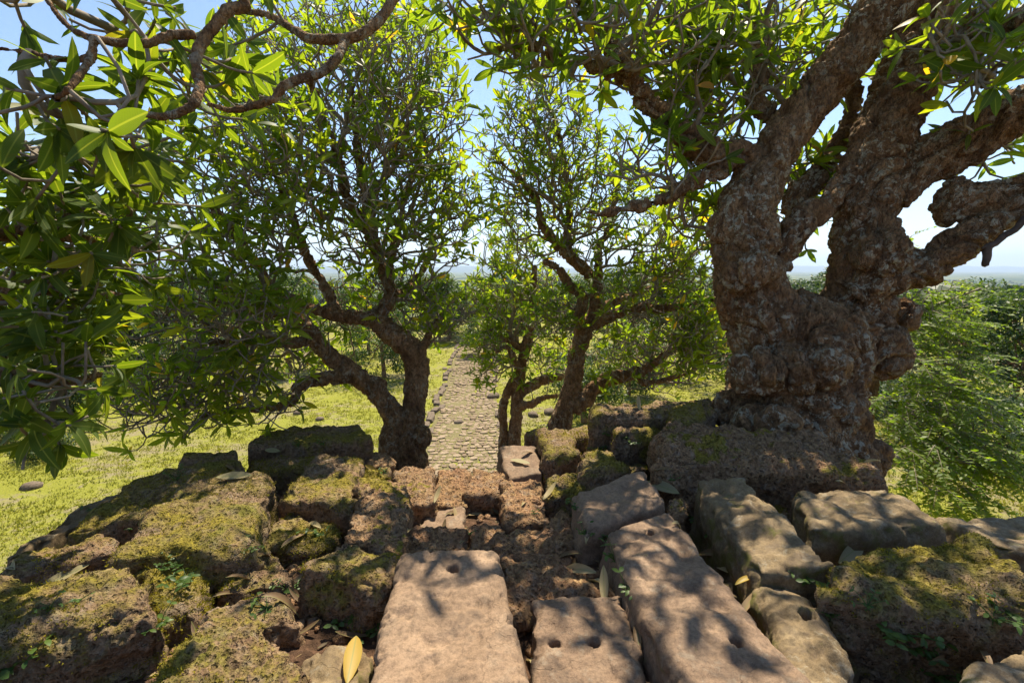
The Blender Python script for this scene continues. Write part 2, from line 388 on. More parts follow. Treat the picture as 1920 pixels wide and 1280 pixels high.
# ------------------------------------------------------------------ rounded, eroded blocks
def block_mesh(name, corners, zs, bottom, mat, r=0.06, rough=0.02, lump=0.03, pit=0.0, res=None, holes=(), flare=0.05, seed=0.0, wave=0.0, chip=0.03):
    """corners FL, FR, NR, NL of the top face (3D points), a body down to height `bottom`"""
    C = np.array(corners, float)
    cen = C.mean(0)
    W = 0.5*(np.linalg.norm(C[1]-C[0]) + np.linalg.norm(C[2]-C[3]))
    L = 0.5*(np.linalg.norm(C[3]-C[0]) + np.linalg.norm(C[2]-C[1]))
    H = max(0.12, cen[2]-bottom)
    dep = max(1.2, float(project(cen)[2]))
    s = res or max(0.011, dep*0.0062)
    nu = int(np.clip(W/s, 8, 110)); nv = int(np.clip(L/s, 8, 130)); nw = int(np.clip(min(H, 0.6)/(s*1.15), 5, 50))
    r = min(r, W*0.45, L*0.45, H*0.6)
    VV = []; FF = []; off = 0
    def grid(fu, a, b):
        nonlocal off
        A, B = np.meshgrid(np.linspace(-1, 1, a+1), np.linspace(-1, 1, b+1))
        p = fu(A.ravel(), B.ravel()); VV.append(p)
        I = np.arange((a+1)*(b+1)).reshape(b+1, a+1)+off
        FF.append(np.stack([I[:-1, :-1].ravel(), I[:-1, 1:].ravel(), I[1:, 1:].ravel(), I[1:, :-1].ravel()], 1)); off += len(p)
    one = lambda a: np.ones_like(a)
    grid(lambda a, b: np.stack([a, b, one(a)], 1), nu, nv)            # top
    grid(lambda a, b: np.stack([a, -one(a), b], 1), nu, nw)           # near (v=-1)
    grid(lambda a, b: np.stack([-a, one(a), b], 1), nu, nw)           # far
    grid(lambda a, b: np.stack([one(a), a, b], 1), nv, nw)            # right
    grid(lambda a, b: np.stack([-one(a), -a, b], 1), nv, nw)          # left
    p = np.concatenate(VV); F = np.concatenate(FF)
    half = np.array([W/2, L/2, H/2])
    m = p*half
    q = np.clip(m, -(half-r), half-r); q[:, 2] = np.minimum(m[:, 2], half[2]-r)
    d = m-q; ln = np.linalg.norm(d, axis=1, keepdims=True); ln[ln < 1e-9] = 1
    m = q + d/ln*np.minimum(ln, r)
    t = m/half
    u = (t[:, 0]+1)/2; v = (t[:, 1]+1)/2                              # v=0 near, 1 far
    top = ((1-u)*(1-v))[:, None]*C[3] + (u*(1-v))[:, None]*C[2] + (u*v)[:, None]*C[1] + ((1-u)*v)[:, None]*C[0]
    h = (1-t[:, 2])/2
    P = top.copy(); P[:, 2] -= h*H
    P[:, :2] += (P[:, :2]-cen[:2])*(h*flare)[:, None]
    # weld seams
    key = np.round(p*4000).astype(np.int64); key = (key[:, 0]*100003+key[:, 1])*100003+key[:, 2]
    _, first, inv = np.unique(key, return_index=True, return_inverse=True)
    P = P[first]; F = inv.ravel()[F]; h = h[first]
    me0 = mesh_np('tmp', P, F); N = normals_of(me0).astype(float); bpy.data.meshes.remove(me0)
    so = seed*3.71
    D = lump*fbm(P*3.2+so, 2) + rough*fbm(P*13+so, 3)
    edge = np.clip(1-np.abs(h*H-0.03)/0.07, 0, 1)                     # arrises chip and crumble
    D -= edge*chip*np.clip(fbm(P*11+so+5, 3)-0.05, 0, 1)
    if pit > 0:
        w = worley(P*24+so); D -= pit*np.clip(0.55-w, 0, 1)/0.55*(0.5+0.8*np.clip(noise(P*6+so)+0.3, 0, 1))
        D += pit*0.5*noise(P*55)
    if wave > 0:
        D += wave*noise(P*np.array([9, 20, 9])+so)
    P = P + N*D[:, None]
    for (hp, hr, hd) in holes:
        dd = np.hypot(P[:, 0]-hp[0], P[:, 1]-hp[1])
        P[:, 2] -= np.where(h < 0.35, hd*(1-sstep(dd, hr*0.72, hr*1.12)), 0)
    O = np.array([cen[0], cen[1], bottom])
    return mesh_np(name, P-O, F, mat), O

STONES = []      # (object, world verts, faces) kept for resting leaves and plants on them
ZB = CAMZ
def stone(label, px, z, mat='lat', name='laterite_block', bottom=None, hgt=None, holes=(), cat='stone block', group='fallen blocks on the terrace', **kw):
    zs = z if isinstance(z, (list, tuple)) else [z]*4
    C = [PZ(u, v, zz) for (u, v), zz in zip(px, zs)]
    cen = np.mean(C, 0)
    C = [cen+(c-cen)*np.array([1.075, 1.075, 1.0]) for c in C]
    b = min(c[2] for c in C) - (hgt or 0.3)
    g = gz(cen[0], cen[1]) - 0.06
    b = min(b, g) if bottom is None else ZB+bottom
    hh = []
    for (u, v, rpx) in holes:
        hp = PZ(u, v, float(np.mean(zs))); dep = project(hp)[2]
        hh.append((hp, rpx*dep/FPX*1.15, 0.075))
    d = {'lat': dict(r=0.075, rough=0.022, lump=0.045, pit=0.022), 'lat_red': dict(r=0.06, rough=0.024, lump=0.04, pit=0.024),
         'lat_moss': dict(r=0.085, rough=0.022, lump=0.045, pit=0.016), 'lat_half': dict(r=0.08, rough=0.022, lump=0.05, pit=0.018),
         'sand': dict(r=0.035, rough=0.005, lump=0.026, wave=0.003, chip=0.045), 'sand_pink': dict(r=0.026, rough=0.006, lump=0.022, wave=0.003, chip=0.045),
         'sand_dark': dict(r=0.035, rough=0.012, lump=0.032, wave=0.005, chip=0.06)}[mat].copy()
    d.update(kw)
    if mat.startswith('lat'): d['r'] *= 0.72; d['lump'] *= 0.8
    if hh: d['res'] = 0.0075
    me, O = block_mesh(name, C, zs, b, M[mat], holes=hh, seed=len(STONES)+1.0, **d)
    o = tag(link(name, me, loc=O), label, cat, group)
    STONES.append((o, me, O))
    return o

S = 'sandstone_slab'
# --- the four sandstone slabs near the eye
stone('broad smooth sandstone slab with one drilled hole at the bottom centre', [(757, 1036), (928, 1026), (992, 1330), (690, 1330)], -1.36, 'sand', S, holes=[(849, 1066, 10)], cat='stone slab', group='sandstone slabs', r=0.045)
stone('pinkish sandstone slab with two drilled holes side by side', [(1002, 1126), (1163, 1119), (1222, 1330), (1008, 1330)], -1.50, 'sand_pink', S, holes=[(1040, 1205, 10), (1116, 1203, 9)], cat='stone slab', group='sandstone slabs')
stone('long slanting sandstone slab with a drilled hole near its lower end', [(1140, 1000), (1252, 964), (1512, 1272), (1300, 1330)], [-1.42, -1.42, -1.36, -1.36], 'sand_pink', S, holes=[(1380, 1207, 11), (1218, 990, 8)], cat='stone slab', group='sandstone slabs', r=0.04, lump=0.025)
stone('squat sandstone block with a wavy chisel-pocked top', [(1078, 922), (1205, 880), (1246, 934), (1098, 992)], [-1.50, -1.42, -1.42, -1.50], 'sand', S, cat='stone slab', group='sandstone slabs', wave=0.014, r=0.05)
stone('tilted weathered sandstone slab below the long laterite boulder', [(1310, 904), (1398, 893), (1556, 1046), (1420, 1066)], [-1.42, -1.36, -1.34, -1.42], 'sand_dark', S, cat='stone slab', group='sandstone slabs', r=0.035)
stone('dark sandstone block with a flat top at the foot of the big trunk', [(1494, 916), (1662, 915), (1772, 978), (1530, 988)], [-1.44, -1.44, -1.40, -1.40], 'sand_dark', S, cat='stone slab', group='sandstone slabs', r=0.045)
stone('flat sandstone slab at the right edge beside the lawn', [(1757, 967), (1935, 970), (2010, 1050), (1850, 1014)], [-1.50, -1.5, -1.46, -1.46], 'sand_dark', S, cat='stone slab', group='sandstone slabs', r=0.035)
stone('narrow weathered sandstone piece with a hollow along the long slab', [(1420, 1108), (1480, 1094), (1625, 1262), (1512, 1330)], [-1.52, -1.5, -1.44, -1.44], 'sand_dark', S, holes=[(1512, 1160, 13)], cat='stone slab', group='sandstone slabs', r=0.07, lump=0.05)
stone('mossy sandstone block cut off by the bottom right corner', [(1815, 1252), (1965, 1202), (2050, 1330), (1780, 1340)], -1.38, 'sand_dark', S, cat='stone slab', group='sandstone slabs', r=0.07)
stone('smooth brown sandstone piece at the bottom edge left of the broad slab', [(568, 1210), (686, 1192), (700, 1330), (520, 1330)], -1.50, 'sand_dark', S, cat='stone slab', group='sandstone slabs', r=0.09)
stone('sandstone tread holding fallen leaves beside the stair head', [(938, 838), (1004, 838), (1018, 884), (952, 893)], [-1.84, -1.84, -1.84, -1.84], 'sand_pink', S, cat='stone slab', group='sandstone slabs', r=0.03)
stone('small reddish sandstone tread in the middle of the stair head', [(806, 952), (868, 948), (870, 990), (784, 990)], -1.90, 'sand_pink', S, cat='stone slab', group='sandstone slabs', r=0.03)
# --- right hand boulders
stone('long dark laterite boulder lying against the big trunk', [(1250, 786), (1545, 806), (1655, 888), (1236, 852)], [-1.33, -1.33, -1.40, -1.33], 'lat', 'laterite_boulder', r=0.17, lump=0.09, rough=0.035, pit=0.026)
stone('huge mossy laterite block at the right edge with vines at its foot', [(1606, 1026), (1832, 1006), (2000, 1120), (1520, 1112)], [-1.38, -1.36, -1.28, -1.36], 'lat_moss', 'laterite_boulder', r=0.14, lump=0.07)
stone('rounded laterite block standing left of the long boulder', [(1146, 790), (1226, 774), (1238, 806), (1150, 812)], [-1.46, -1.46, -1.46, -1.46], 'lat_half', 'laterite_boulder', r=0.12, hgt=0.4)
stone('long flat topped laterite block behind the rounded one', [(1118, 757), (1325, 745), (1338, 772), (1116, 776)], [-1.34, -1.34, -1.34, -1.34], 'lat_half', 'laterite_boulder', r=0.1)
stone('mossy laterite lump wedged behind the long boulder', [(1262, 763), (1312, 752), (1330, 776), (1258, 785)], [-1.30, -1.27, -1.27, -1.30], 'lat_moss', 'laterite_boulder', r=0.1)
stone('upright laterite block with moss on its left face by the stair head', [(1012, 806), (1066, 800), (1088, 842), (1020, 852)], [-1.66]*4, 'lat_half', 'laterite_boulder', r=0.1)
stone('dark laterite block leaning on the upright one', [(1092, 840), (1140, 832), (1176, 876), (1086, 884)], [-1.66, -1.6, -1.56, -1.64], 'lat_half', 'laterite_boulder', r=0.12, lump=0.06)
stone('small shaded laterite block below the leaning one', [(1024, 896), (1080, 880), (1098, 918), (1022, 926)], [-1.74]*4, 'lat_half', 'laterite_boulder', r=0.1)
stone('small mossy laterite cube behind the upright block', [(1064, 798), (1108, 794), (1114, 816), (1070, 822)], [-1.70]*4, 'lat_moss', 'laterite_boulder', r=0.08)
stone('dark rough stone beside the thin twin trunk', [(984, 802), (1012, 800), (1014, 814), (986, 818)], [-2.3]*4, 'lat', 'laterite_boulder', r=0.08)
stone('rough laterite knob between the leaning slab and the squat block', [(1252, 938), (1282, 932), (1290, 958), (1252, 964)], [-1.5]*4, 'lat', 'laterite_boulder', r=0.06)
# --- stair head, middle
stone('laterite step block with a tall dark front at the stair head', [(884, 874), (944, 877), (946, 925), (872, 925)], [-1.74, -1.74, -1.82, -1.82], 'lat_red', r=0.05)
stone('pale laterite tread at the left of the tall stair block', [(818, 880), (882, 877), (876, 945), (822, 948)], [-1.82, -1.82, -1.88, -1.88], 'lat_red', r=0.04)
stone('laterite block right of the tread on its left, below the left trunk', [(736, 880), (812, 873), (814, 942), (762, 946)], [-1.76, -1.76, -1.80, -1.80], 'lat', r=0.05)
stone('laterite block right of the tall stair block with a curled leaf', [(942, 908), (1010, 898), (1016, 936), (944, 948)], [-1.78]*4, 'lat_red', r=0.05)
stone('low laterite block below the one with the curled leaf', [(954, 944), (1020, 934), (1030, 972), (950, 982)], [-1.80]*4, 'lat_red', r=0.05)
stone('pocked laterite step just behind the broad smooth slab', [(768, 992), (872, 992), (868, 1030), (752, 1048)], [-1.72]*4, 'lat_red', r=0.04)
stone('worn reddish step stone between pocked step and eroded block', [(876, 986), (940, 980), (946, 1030), (880, 1040)], [-1.80]*4, 'lat_red', r=0.05)
stone('flat sunken stair stone below the eroded block', [(944, 1046), (1060, 1030), (1076, 1062), (950, 1078)], [-1.70]*4, 'lat_red', r=0.05)
stone('large eroded laterite block right of the stair centre', [(925, 1010), (1058, 958), (1096, 1014), (945, 1058)], [-1.80, -1.70, -1.68, -1.76], 'lat_red', r=0.07, lump=0.07)
stone('crumbling laterite step above the slab with two holes', [(945, 1075), (1082, 1056), (1140, 1112), (958, 1168)], [-1.58]*4, 'lat_red', r=0.06, lump=0.06)
# --- left of the stair
stone('laterite block with a yellow mossy top and dark front left of the stair', [(594, 848), (676, 860), (664, 940), (532, 934)], [-1.66, -1.66, -1.60, -1.60], 'lat_half', r=0.07)
stone('long upright laterite block running back from the broad slab', [(676, 898), (764, 908), (756, 1030), (650, 1004)], [-1.56, -1.56, -1.48, -1.48], 'lat', r=0.06)
stone('big square laterite block left of the broad slab', [(642, 1006), (752, 1040), (724, 1100), (562, 1064)], [-1.42]*4, 'lat_half', r=0.07)
stone('long flat laterite block below the left trunk, shaded top', [(496, 806), (668, 792), (690, 824), (472, 836)], [-1.80]*4, 'lat_half', 'laterite_boulder', r=0.08)
stone('dark mossy laterite block under the long flat one', [(474, 856), (612, 842), (590, 872), (462, 886)], [-1.92]*4, 'lat_moss', r=0.07)
stone('small laterite block at the foot of the left trunk', [(684, 850), (732, 842), (736, 868), (690, 876)], [-1.98]*4, 'lat', r=0.05)
stone('low mossy block with a fallen leaf by the left trunk', [(678, 884), (730, 872), (732, 892), (682, 900)], [-1.86]*4, 'lat_moss', r=0.05)
stone('large yellow-mossed laterite block with pale fallen leaf on top', [(345, 902), (502, 884), (472, 1014), (216, 1034)], [-1.54, -1.54, -1.44, -1.44], 'lat_moss', 'laterite_boulder', r=0.1, lump=0.06)
stone('long mossy block along the left edge of the terrace', [(272, 896), (424, 862), (300, 960), (124, 988)], [-1.66, -1.66, -1.6, -1.6], 'lat_moss', 'laterite_boulder', r=0.1, lump=0.07)
stone('rounded laterite block at the far end of the left edge', [(345, 846), (440, 838), (452, 872), (332, 882)], [-1.78]*4, 'lat_half', 'laterite_boulder', r=0.11)
stone('narrow mossy ledge at the far left under a dead leaf', [(30, 1028), (196, 1000), (214, 1034), (-20, 1088)], [-1.60]*4, 'lat_half', r=0.08)
stone('massive mossy block in the lower left corner', [(-60, 1098), (236, 1062), (288, 1136), (-60, 1226)], [-1.40]*4, 'lat_moss', 'laterite_boulder', r=0.12, lump=0.06)
stone('dark pitted boulder at the bottom left edge', [(370, 1150), (510, 1140), (590, 1330), (225, 1345)], [-1.42, -1.44, -1.38, -1.36], 'lat_half', 'laterite_boulder', r=0.16, lump=0.07, pit=0.035)
stone('low mossy laterite block behind the dark pitted boulder', [(390, 1128), (530, 1105), (556, 1165), (386, 1190)], [-1.50]*4, 'lat_half', r=0.08)
stone('smooth grey earth-covered slab outside the left edge', [(130, 962), (262, 905), (215, 960), (20, 1034)], [-1.75, -1.8, -1.8, -1.72], 'sand_dark', S, cat='stone slab', group='sandstone slabs', r=0.08)
stone('low laterite block in the dark gap left of the square block', [(540, 950), (640, 1000), (585, 1040), (480, 1020)], [-1.68]*4, 'lat_moss', r=0.08)
stone('sunken laterite block under the dead leaves, left gap', [(420, 1050), (520, 1030), (550, 1090), (420, 1110)], [-1.62]*4, 'lat_half', r=0.08)
stone('sunken mossy block between the corner block and the yellow-mossed one', [(250, 1070), (395, 1062), (400, 1140), (292, 1160)], [-1.56]*4, 'lat_moss', r=0.09)
stone('laterite block between long boulder and upright block', [(1100, 880), (1170, 862), (1230, 872), (1140, 892)], [-1.75]*4, 'lat_half', r=0.07)
stone('shaded block in front of the stair head trees', [(1130, 800), (1160, 796), (1164, 836), (1128, 842)], [-1.78]*4, 'lat_half', r=0.07)
stone('dark laterite block behind the flat right edge slab', [(1690, 985), (1790, 990), (1840, 1018), (1640, 1008)], [-1.62]*4, 'lat', r=0.07)

# rubble and crumbs of laterite in the gaps
def rubble(n=4200):
    base = []
    for k in range(5):
        bm = bmesh.new(); bmesh.ops.create_icosphere(bm, subdivisions=1, radius=1.0)
        v = np.array([x.co[:] for x in bm.verts]); f = np.array([[y.index for y in x.verts] for x in bm.faces]); bm.free()
        v *= (1+0.35*noise(v*1.3+k*5))[:, None]*np.array([1, 0.8, 0.6]); base.append((v, f))
    VV = []; FF = []; off = 0
    for i in range(n):
        x = rng.uniform(-2.9, 2.9); y = rng.uniform(0.9, 4.6); s = 0.006+0.045*rng.random()**4
        v, f = base[i % 5]; a = rng.uniform(0, 6.28); R = np.array([[math.cos(a), -math.sin(a), 0], [math.sin(a), math.cos(a), 0], [0, 0, 1]])
        VV.append(v@R.T*s+np.array([x, y, gz(x, y)+s*0.2])); FF.append(f+off); off += len(v)
    tag(link('rubble', mesh_np('rubble', np.concatenate(VV), np.concatenate(FF), M['lat_red'])), 'red laterite crumbs and grit in the gaps between blocks', 'rubble', kind='stuff')
rubble()

# surface of the stones and soil, to rest small things on
def make_bvh():
    vs = []; fs = []; off = 0
    for (o, me, O) in STONES:
        v = coords_of(me)+O; vs.append(v)
        a = np.empty(len(me.loops), np.int32); me.loops.foreach_get('vertex_index', a); fs.append(a.reshape(-1, 4)+off); off += len(v)
    gm = ground.data; v = coords_of(gm); vs.append(v)
    a = np.empty(len(gm.loops), np.int32); gm.loops.foreach_get('vertex_index', a); fs.append(a.reshape(-1, 4)+off)
    return BVHTree.FromPolygons(np.concatenate(vs).tolist(), np.concatenate(fs).tolist())
BVH = make_bvh()
def hit(u, v):
    r = ray(u, v); p, n, i, d = BVH.ray_cast(Vector((0, 0, CAMZ)), Vector(r).normalized())
    return (np.array(p), np.array(n)) if p is not None else (PZ(u, v, -1.8), np.array([0, 0, 1.0]))

# ------------------------------------------------------------------ the paved causeway on the lawn
PX0 = -2.55                     # centre line of the causeway at the foot of the stairs
def causeway():
    path = tag(bpy.data.objects.new('path', None), kind='structure'); COL.objects.link(path)
    path.location = (PX0, 17, 0)
    cx = lambda y: -2.55 - 0.062*(y-22)
    bed_v = []; ysb = np.linspace(17.5, 64, 90)
    for y in ysb:
        for sx in (-2.05, 2.05):
            x = cx(y)+sx; bed_v.append((x-PX0, y-17, gz(x, y)+0.03))
    F = [[2*i, 2*i+1, 2*i+3, 2*i+2] for i in range(len(ysb)-1)]
    link('path_bed', mesh_np('path_bed', np.array(bed_v), np.array(F), plain('path_earth', (0.17, 0.145, 0.065), 0.95, 0.03)), path)
    # a few cobble shapes, shared
    tmpl = []
    for k in range(8):
        a = np.linspace(0, 2*math.pi, 7, endpoint=False)+rng.uniform(0, 1)
        rr = 0.53*(1+0.07*rng.normal(size=7)); sq = 1/np.maximum(np.abs(np.cos(a)), np.abs(np.sin(a)))**0.8
        ox, oy = rr*sq*np.cos(a), rr*sq*np.sin(a)
        v = [(0, 0, 0.045+0.008*rng.normal())] + [(x*0.86, y*0.86, 0.036+0.008*rng.normal()) for x, y in zip(ox, oy)] + [(x, y, -0.05) for x, y in zip(ox, oy)]
        f3 = [[0, 1+i, 1+(i+1) % 7] for i in range(7)]; f4 = [[1+i, 8+i, 8+(i+1) % 7, 1+(i+1) % 7] for i in range(7)]
        tmpl.append((np.array(v), np.array(f3), np.array(f4)))
    mats = [M['cobble'], plain('cobble_pale', (0.28, 0.212, 0.138), 0.9, 0.012), plain('cobble_brown', (0.19, 0.138, 0.085), 0.9, 0.012)]
    shared = [mesh_np('paving_stone', t[0], [t[1], t[2]], mats[k % 3], False) for k, t in enumerate(tmpl)]
    spots = []
    y = 18.2; row = 0
    while y < 63:
        dy = 0.29+0.10*rng.random(); x = -1.95+0.25*rng.random()
        while x < 1.95:
            w = 0.26+0.24*rng.random()
            ok = rng.random() > (0.04 + 0.22*(abs(x) > 1.6))
            if ok: spots.append((cx(y)+x+w/2, y+0.05*rng.normal(), w*0.95, dy*0.97, rng.normal()*0.12))
            x += w+0.015
        y += dy+0.015; row += 1
    uvd = project(np.array([(s[0], s[1], 0.1) for s in spots]))
    vis = (uvd[0] > 780) & (uvd[0] < 960) & (uvd[1] < 880)
    order = np.argsort(np.where(vis, uvd[2], 1e6))
    one = set(order[:300].tolist())
    VV = []; F3 = []; F4 = []; off = 0
    for i, (x, yy, w, d, a) in enumerate(spots):
        zz = gz(x, yy)+0.03+0.015*rng.normal()
        if i in one:
            o = link('paving_stone', shared[i % 8], path, (x-PX0, yy-17, zz)); o.scale = (w, d, 1); o.rotation_euler = (0.05*rng.normal(), 0.05*rng.normal(), a)
        else:
            v, f3, f4 = tmpl[i % 8]; c, s = math.cos(a), math.sin(a)
            q = v*np.array([w, d, 1]); q = np.stack([q[:, 0]*c-q[:, 1]*s, q[:, 0]*s+q[:, 1]*c, q[:, 2]], 1)+np.array([x-PX0, yy-17, zz])
            VV.append(q); F3.append(f3+off); F4.append(f4+off); off += len(q)
    tag(link('far_paving', mesh_np('far_paving', np.concatenate(VV), [np.concatenate(F3), np.concatenate(F4)], M['cobble'], False), path), kind='stuff')
    # kerb: a low row of squared dark stones on either side
    km = []
    for k in range(4):
        me, O = block_mesh('kerb_stone', [(-0.2, 0.45, 0.34), (0.2, 0.45, 0.34), (0.2, -0.45, 0.34), (-0.2, -0.45, 0.34)], None, -0.05, M['cobble_dark'], r=0.05, rough=0.02, lump=0.05, res=0.12, seed=k+50)
        km.append(me)
    y = 24
    k = 0
    while y < 62:
        for sx in (-1, 1):
            if sx > 0 and y < 38 and rng.random() < 0.7: continue
            if rng.random() < 0.22: continue
            x = cx(y)+sx*2.25+0.12*rng.normal()
            o = link('kerb_stone', km[k % 4], path, (x-PX0, y-17, gz(x, y)-0.03)); o.scale = (1, rng.uniform(0.85, 1.05), rng.uniform(0.35, 0.8)); o.rotation_euler = (0, 0, 0.10*rng.normal()+0.06)
            k += 1
        y += 0.95
    return cx
CX = causeway()

# loose stones lying on the lawn
ls = [mesh_np('lawn_stone', *(lambda b: (b[0], b[1]))((lambda v, f: (v, f))(*[np.array(q) for q in (lambda bm: (bmesh.ops.create_icosphere(bm, subdivisions=2, radius=1.0), [v.co[:] for v in bm.verts], [[w.index for w in f.verts] for f in bm.faces])[1:])(bmesh.new())])), M['cobble_dark'])][0]
cv = coords_of(ls); cv *= (1+0.28*noise(cv*1.1))[:, None]*np.array([1, 0.8, 0.5]); ls.vertices.foreach_set('co', cv.astype(np.float32).ravel())
LAWN_STONES = [(60, 915, 17, 'dark stone on the lawn at the far left'), (1000, 782, 12, 'squared dark stone on the grass left of the middle trunk'), (1030, 778, 14, 'low dark stone on the grass just right of the squared one'),
               (975, 770, 12, 'dark stone behind the thin twin trunk'), (940, 782, 12, 'stone at the right border of the paving'), (925, 745, 14, 'boulder at the right edge of the causeway'),
               (955, 735, 10, 'small stone beyond the causeway edge boulder'), (860, 793, 10, 'dark loose stone lying on the paving'), (600, 790, 8, 'small stone on the lawn left of the left trunk'),
               (560, 778, 9, 'flat stone on the lawn under the low left limb'), (700, 752, 7, 'tiny stone on the grass behind the left limb')]
for u, v, s, lab in LAWN_STONES:
    p = PZ(u, v, -9.5); d = project(p)[2]; r = s*d/FPX
    o = link('lawn_stone', ls, None, (p[0], p[1], gz(p[0], p[1])+0.15*r)); o.scale = (r, r, r); o.rotation_euler = (0, 0, rng.uniform(0, 6))
    tag(o, lab, 'stone', 'loose stones on the lawn')

# ------------------------------------------------------------------ grass
def grass(n=42000):
    xs_ = []; ys_ = []
    while len(xs_) < n:
        d = 15+50*rng.random(4000)**1.5; a = rng.uniform(-0.95, 0.95, 4000)
        x = d*np.sin(a)*1.15; y = d*np.cos(a)
        z = ground_z(x, y, False)
        ok = (z < 0.7) & (y > 6) & (x > -30) & (x < 27)
        onp = np.abs(x-CX(y)) < 2.0
        ok &= ~onp | (rng.random(4000) < 0.42)
        ok &= fbm(np.stack([x*0.35, y*0.35, np.zeros_like(x)], 1), 3) > -0.38+0.3*rng.normal(size=4000)
        xs_ += x[ok].tolist(); ys_ += y[ok].tolist()
    # tufts on the joints of the paving
    x = np.array(xs_[:n]); y = np.array(ys_[:n]); z = ground_z(x, y)
    nb = 5
    T = np.repeat(np.stack([x, y, z], 1), nb, 0); m = len(T)
    T[:, :2] += rng.normal(size=(m, 2))*0.09
    a = rng.uniform(0, 2*math.pi, m); h = rng.uniform(0.05, 0.13, m); w = rng.uniform(0.012, 0.03, m)*1.4
    lean = rng.normal(size=(m, 2))*0.05
    A = T + np.stack([np.cos(a)*w, np.sin(a)*w, np.zeros(m)-0.02], 1); B = T - np.stack([np.cos(a)*w, np.sin(a)*w, np.zeros(m)+0.02], 1)
    Cc = T + np.stack([lean[:, 0], lean[:, 1], h], 1)
    V = np.stack([A, B, Cc], 1).reshape(-1, 3); F = np.arange(len(V)).reshape(-1, 3)
    patch = np.clip(0.5+0.6*noise(T*0.35)+0.25*rng.normal(size=m), 0, 1)
    tag(link('grass', mesh_np('grass', V, F, M['grass'], False, rnd=np.repeat(patch, 3))), 'short sunlit yellow-green grass covering the lawn', 'grass', kind='stuff')
grass()

# ------------------------------------------------------------------ trees
def norm(v):
    n = np.linalg.norm(v); return v/n if n > 1e-9 else v
def catmull(P, R, step):
    """smooth polyline with radii, about `step` between points"""
    P = np.asarray(P, float); R = np.asarray(R, float)
    out = []; rr = []
    for i in range(len(P)-1):
        a = P[max(i-1, 0)]; b = P[i]; c = P[i+1]; d = P[min(i+2, len(P)-1)]
        n = max(1, int(np.linalg.norm(c-b)/step))
        for k in range(n):
            t = k/n
            out.append(0.5*((2*b)+(c-a)*t+(2*a-5*b+4*c-d)*t*t+(3*b-a-3*c+d)*t**3)); rr.append(R[i]*(1-t)+R[i+1]*t)
    out.append(P[-1]); rr.append(R[-1])
    return np.array(out), np.array(rr)

def tube_arrays(paths, sides):
    """paths: list of (points, radii) -> verts, faces"""
    VV = []; FF = []; off = 0
    ang = np.linspace(0, 2*math.pi, sides, endpoint=False); ca, sa = np.cos(ang), np.sin(ang)
    ring = np.arange(sides); nxt = (ring+1) % sides
    for P, R in paths:
        n = len(P)
        if n < 2: continue
        T = np.gradient(P, axis=0); T /= np.maximum(np.linalg.norm(T, axis=1, keepdims=True), 1e-9)
        ref = np.array([0.31, 0.17, 0.93]) if abs(T[0, 2]) < 0.8 else np.array([0.95, 0.2, 0.1])
        A = np.empty_like(P); a = ref
        for i in range(n):
            a = a-T[i]*(a@T[i]); l = np.linalg.norm(a); a = a/l if l > 1e-6 else np.array([1.0, 0, 0]); A[i] = a
        B = np.cross(T, A)
        V = P[:, None, :] + R[:, None, None]*(A[:, None, :]*ca[None, :, None] + B[:, None, :]*sa[None, :, None])
        VV.append(V.reshape(-1, 3)); VV.append(P[-1:]+T[-1:]*R[-1]*0.6)
        for i in range(n-1):
            o = off+i*sides
            FF.append(np.stack([o+ring, o+nxt, o+sides+nxt, o+sides+ring], 1))
        o = off+(n-1)*sides; tip = off+n*sides
        FF.append(np.stack([o+ring, o+nxt, np.full(sides, tip), np.full(sides, tip)], 1))
        off += n*sides+1
    V = np.concatenate(VV); F = np.concatenate(FF)
    tri = F[:, 2] == F[:, 3]
    return V, [F[~tri], F[tri][:, :3]]

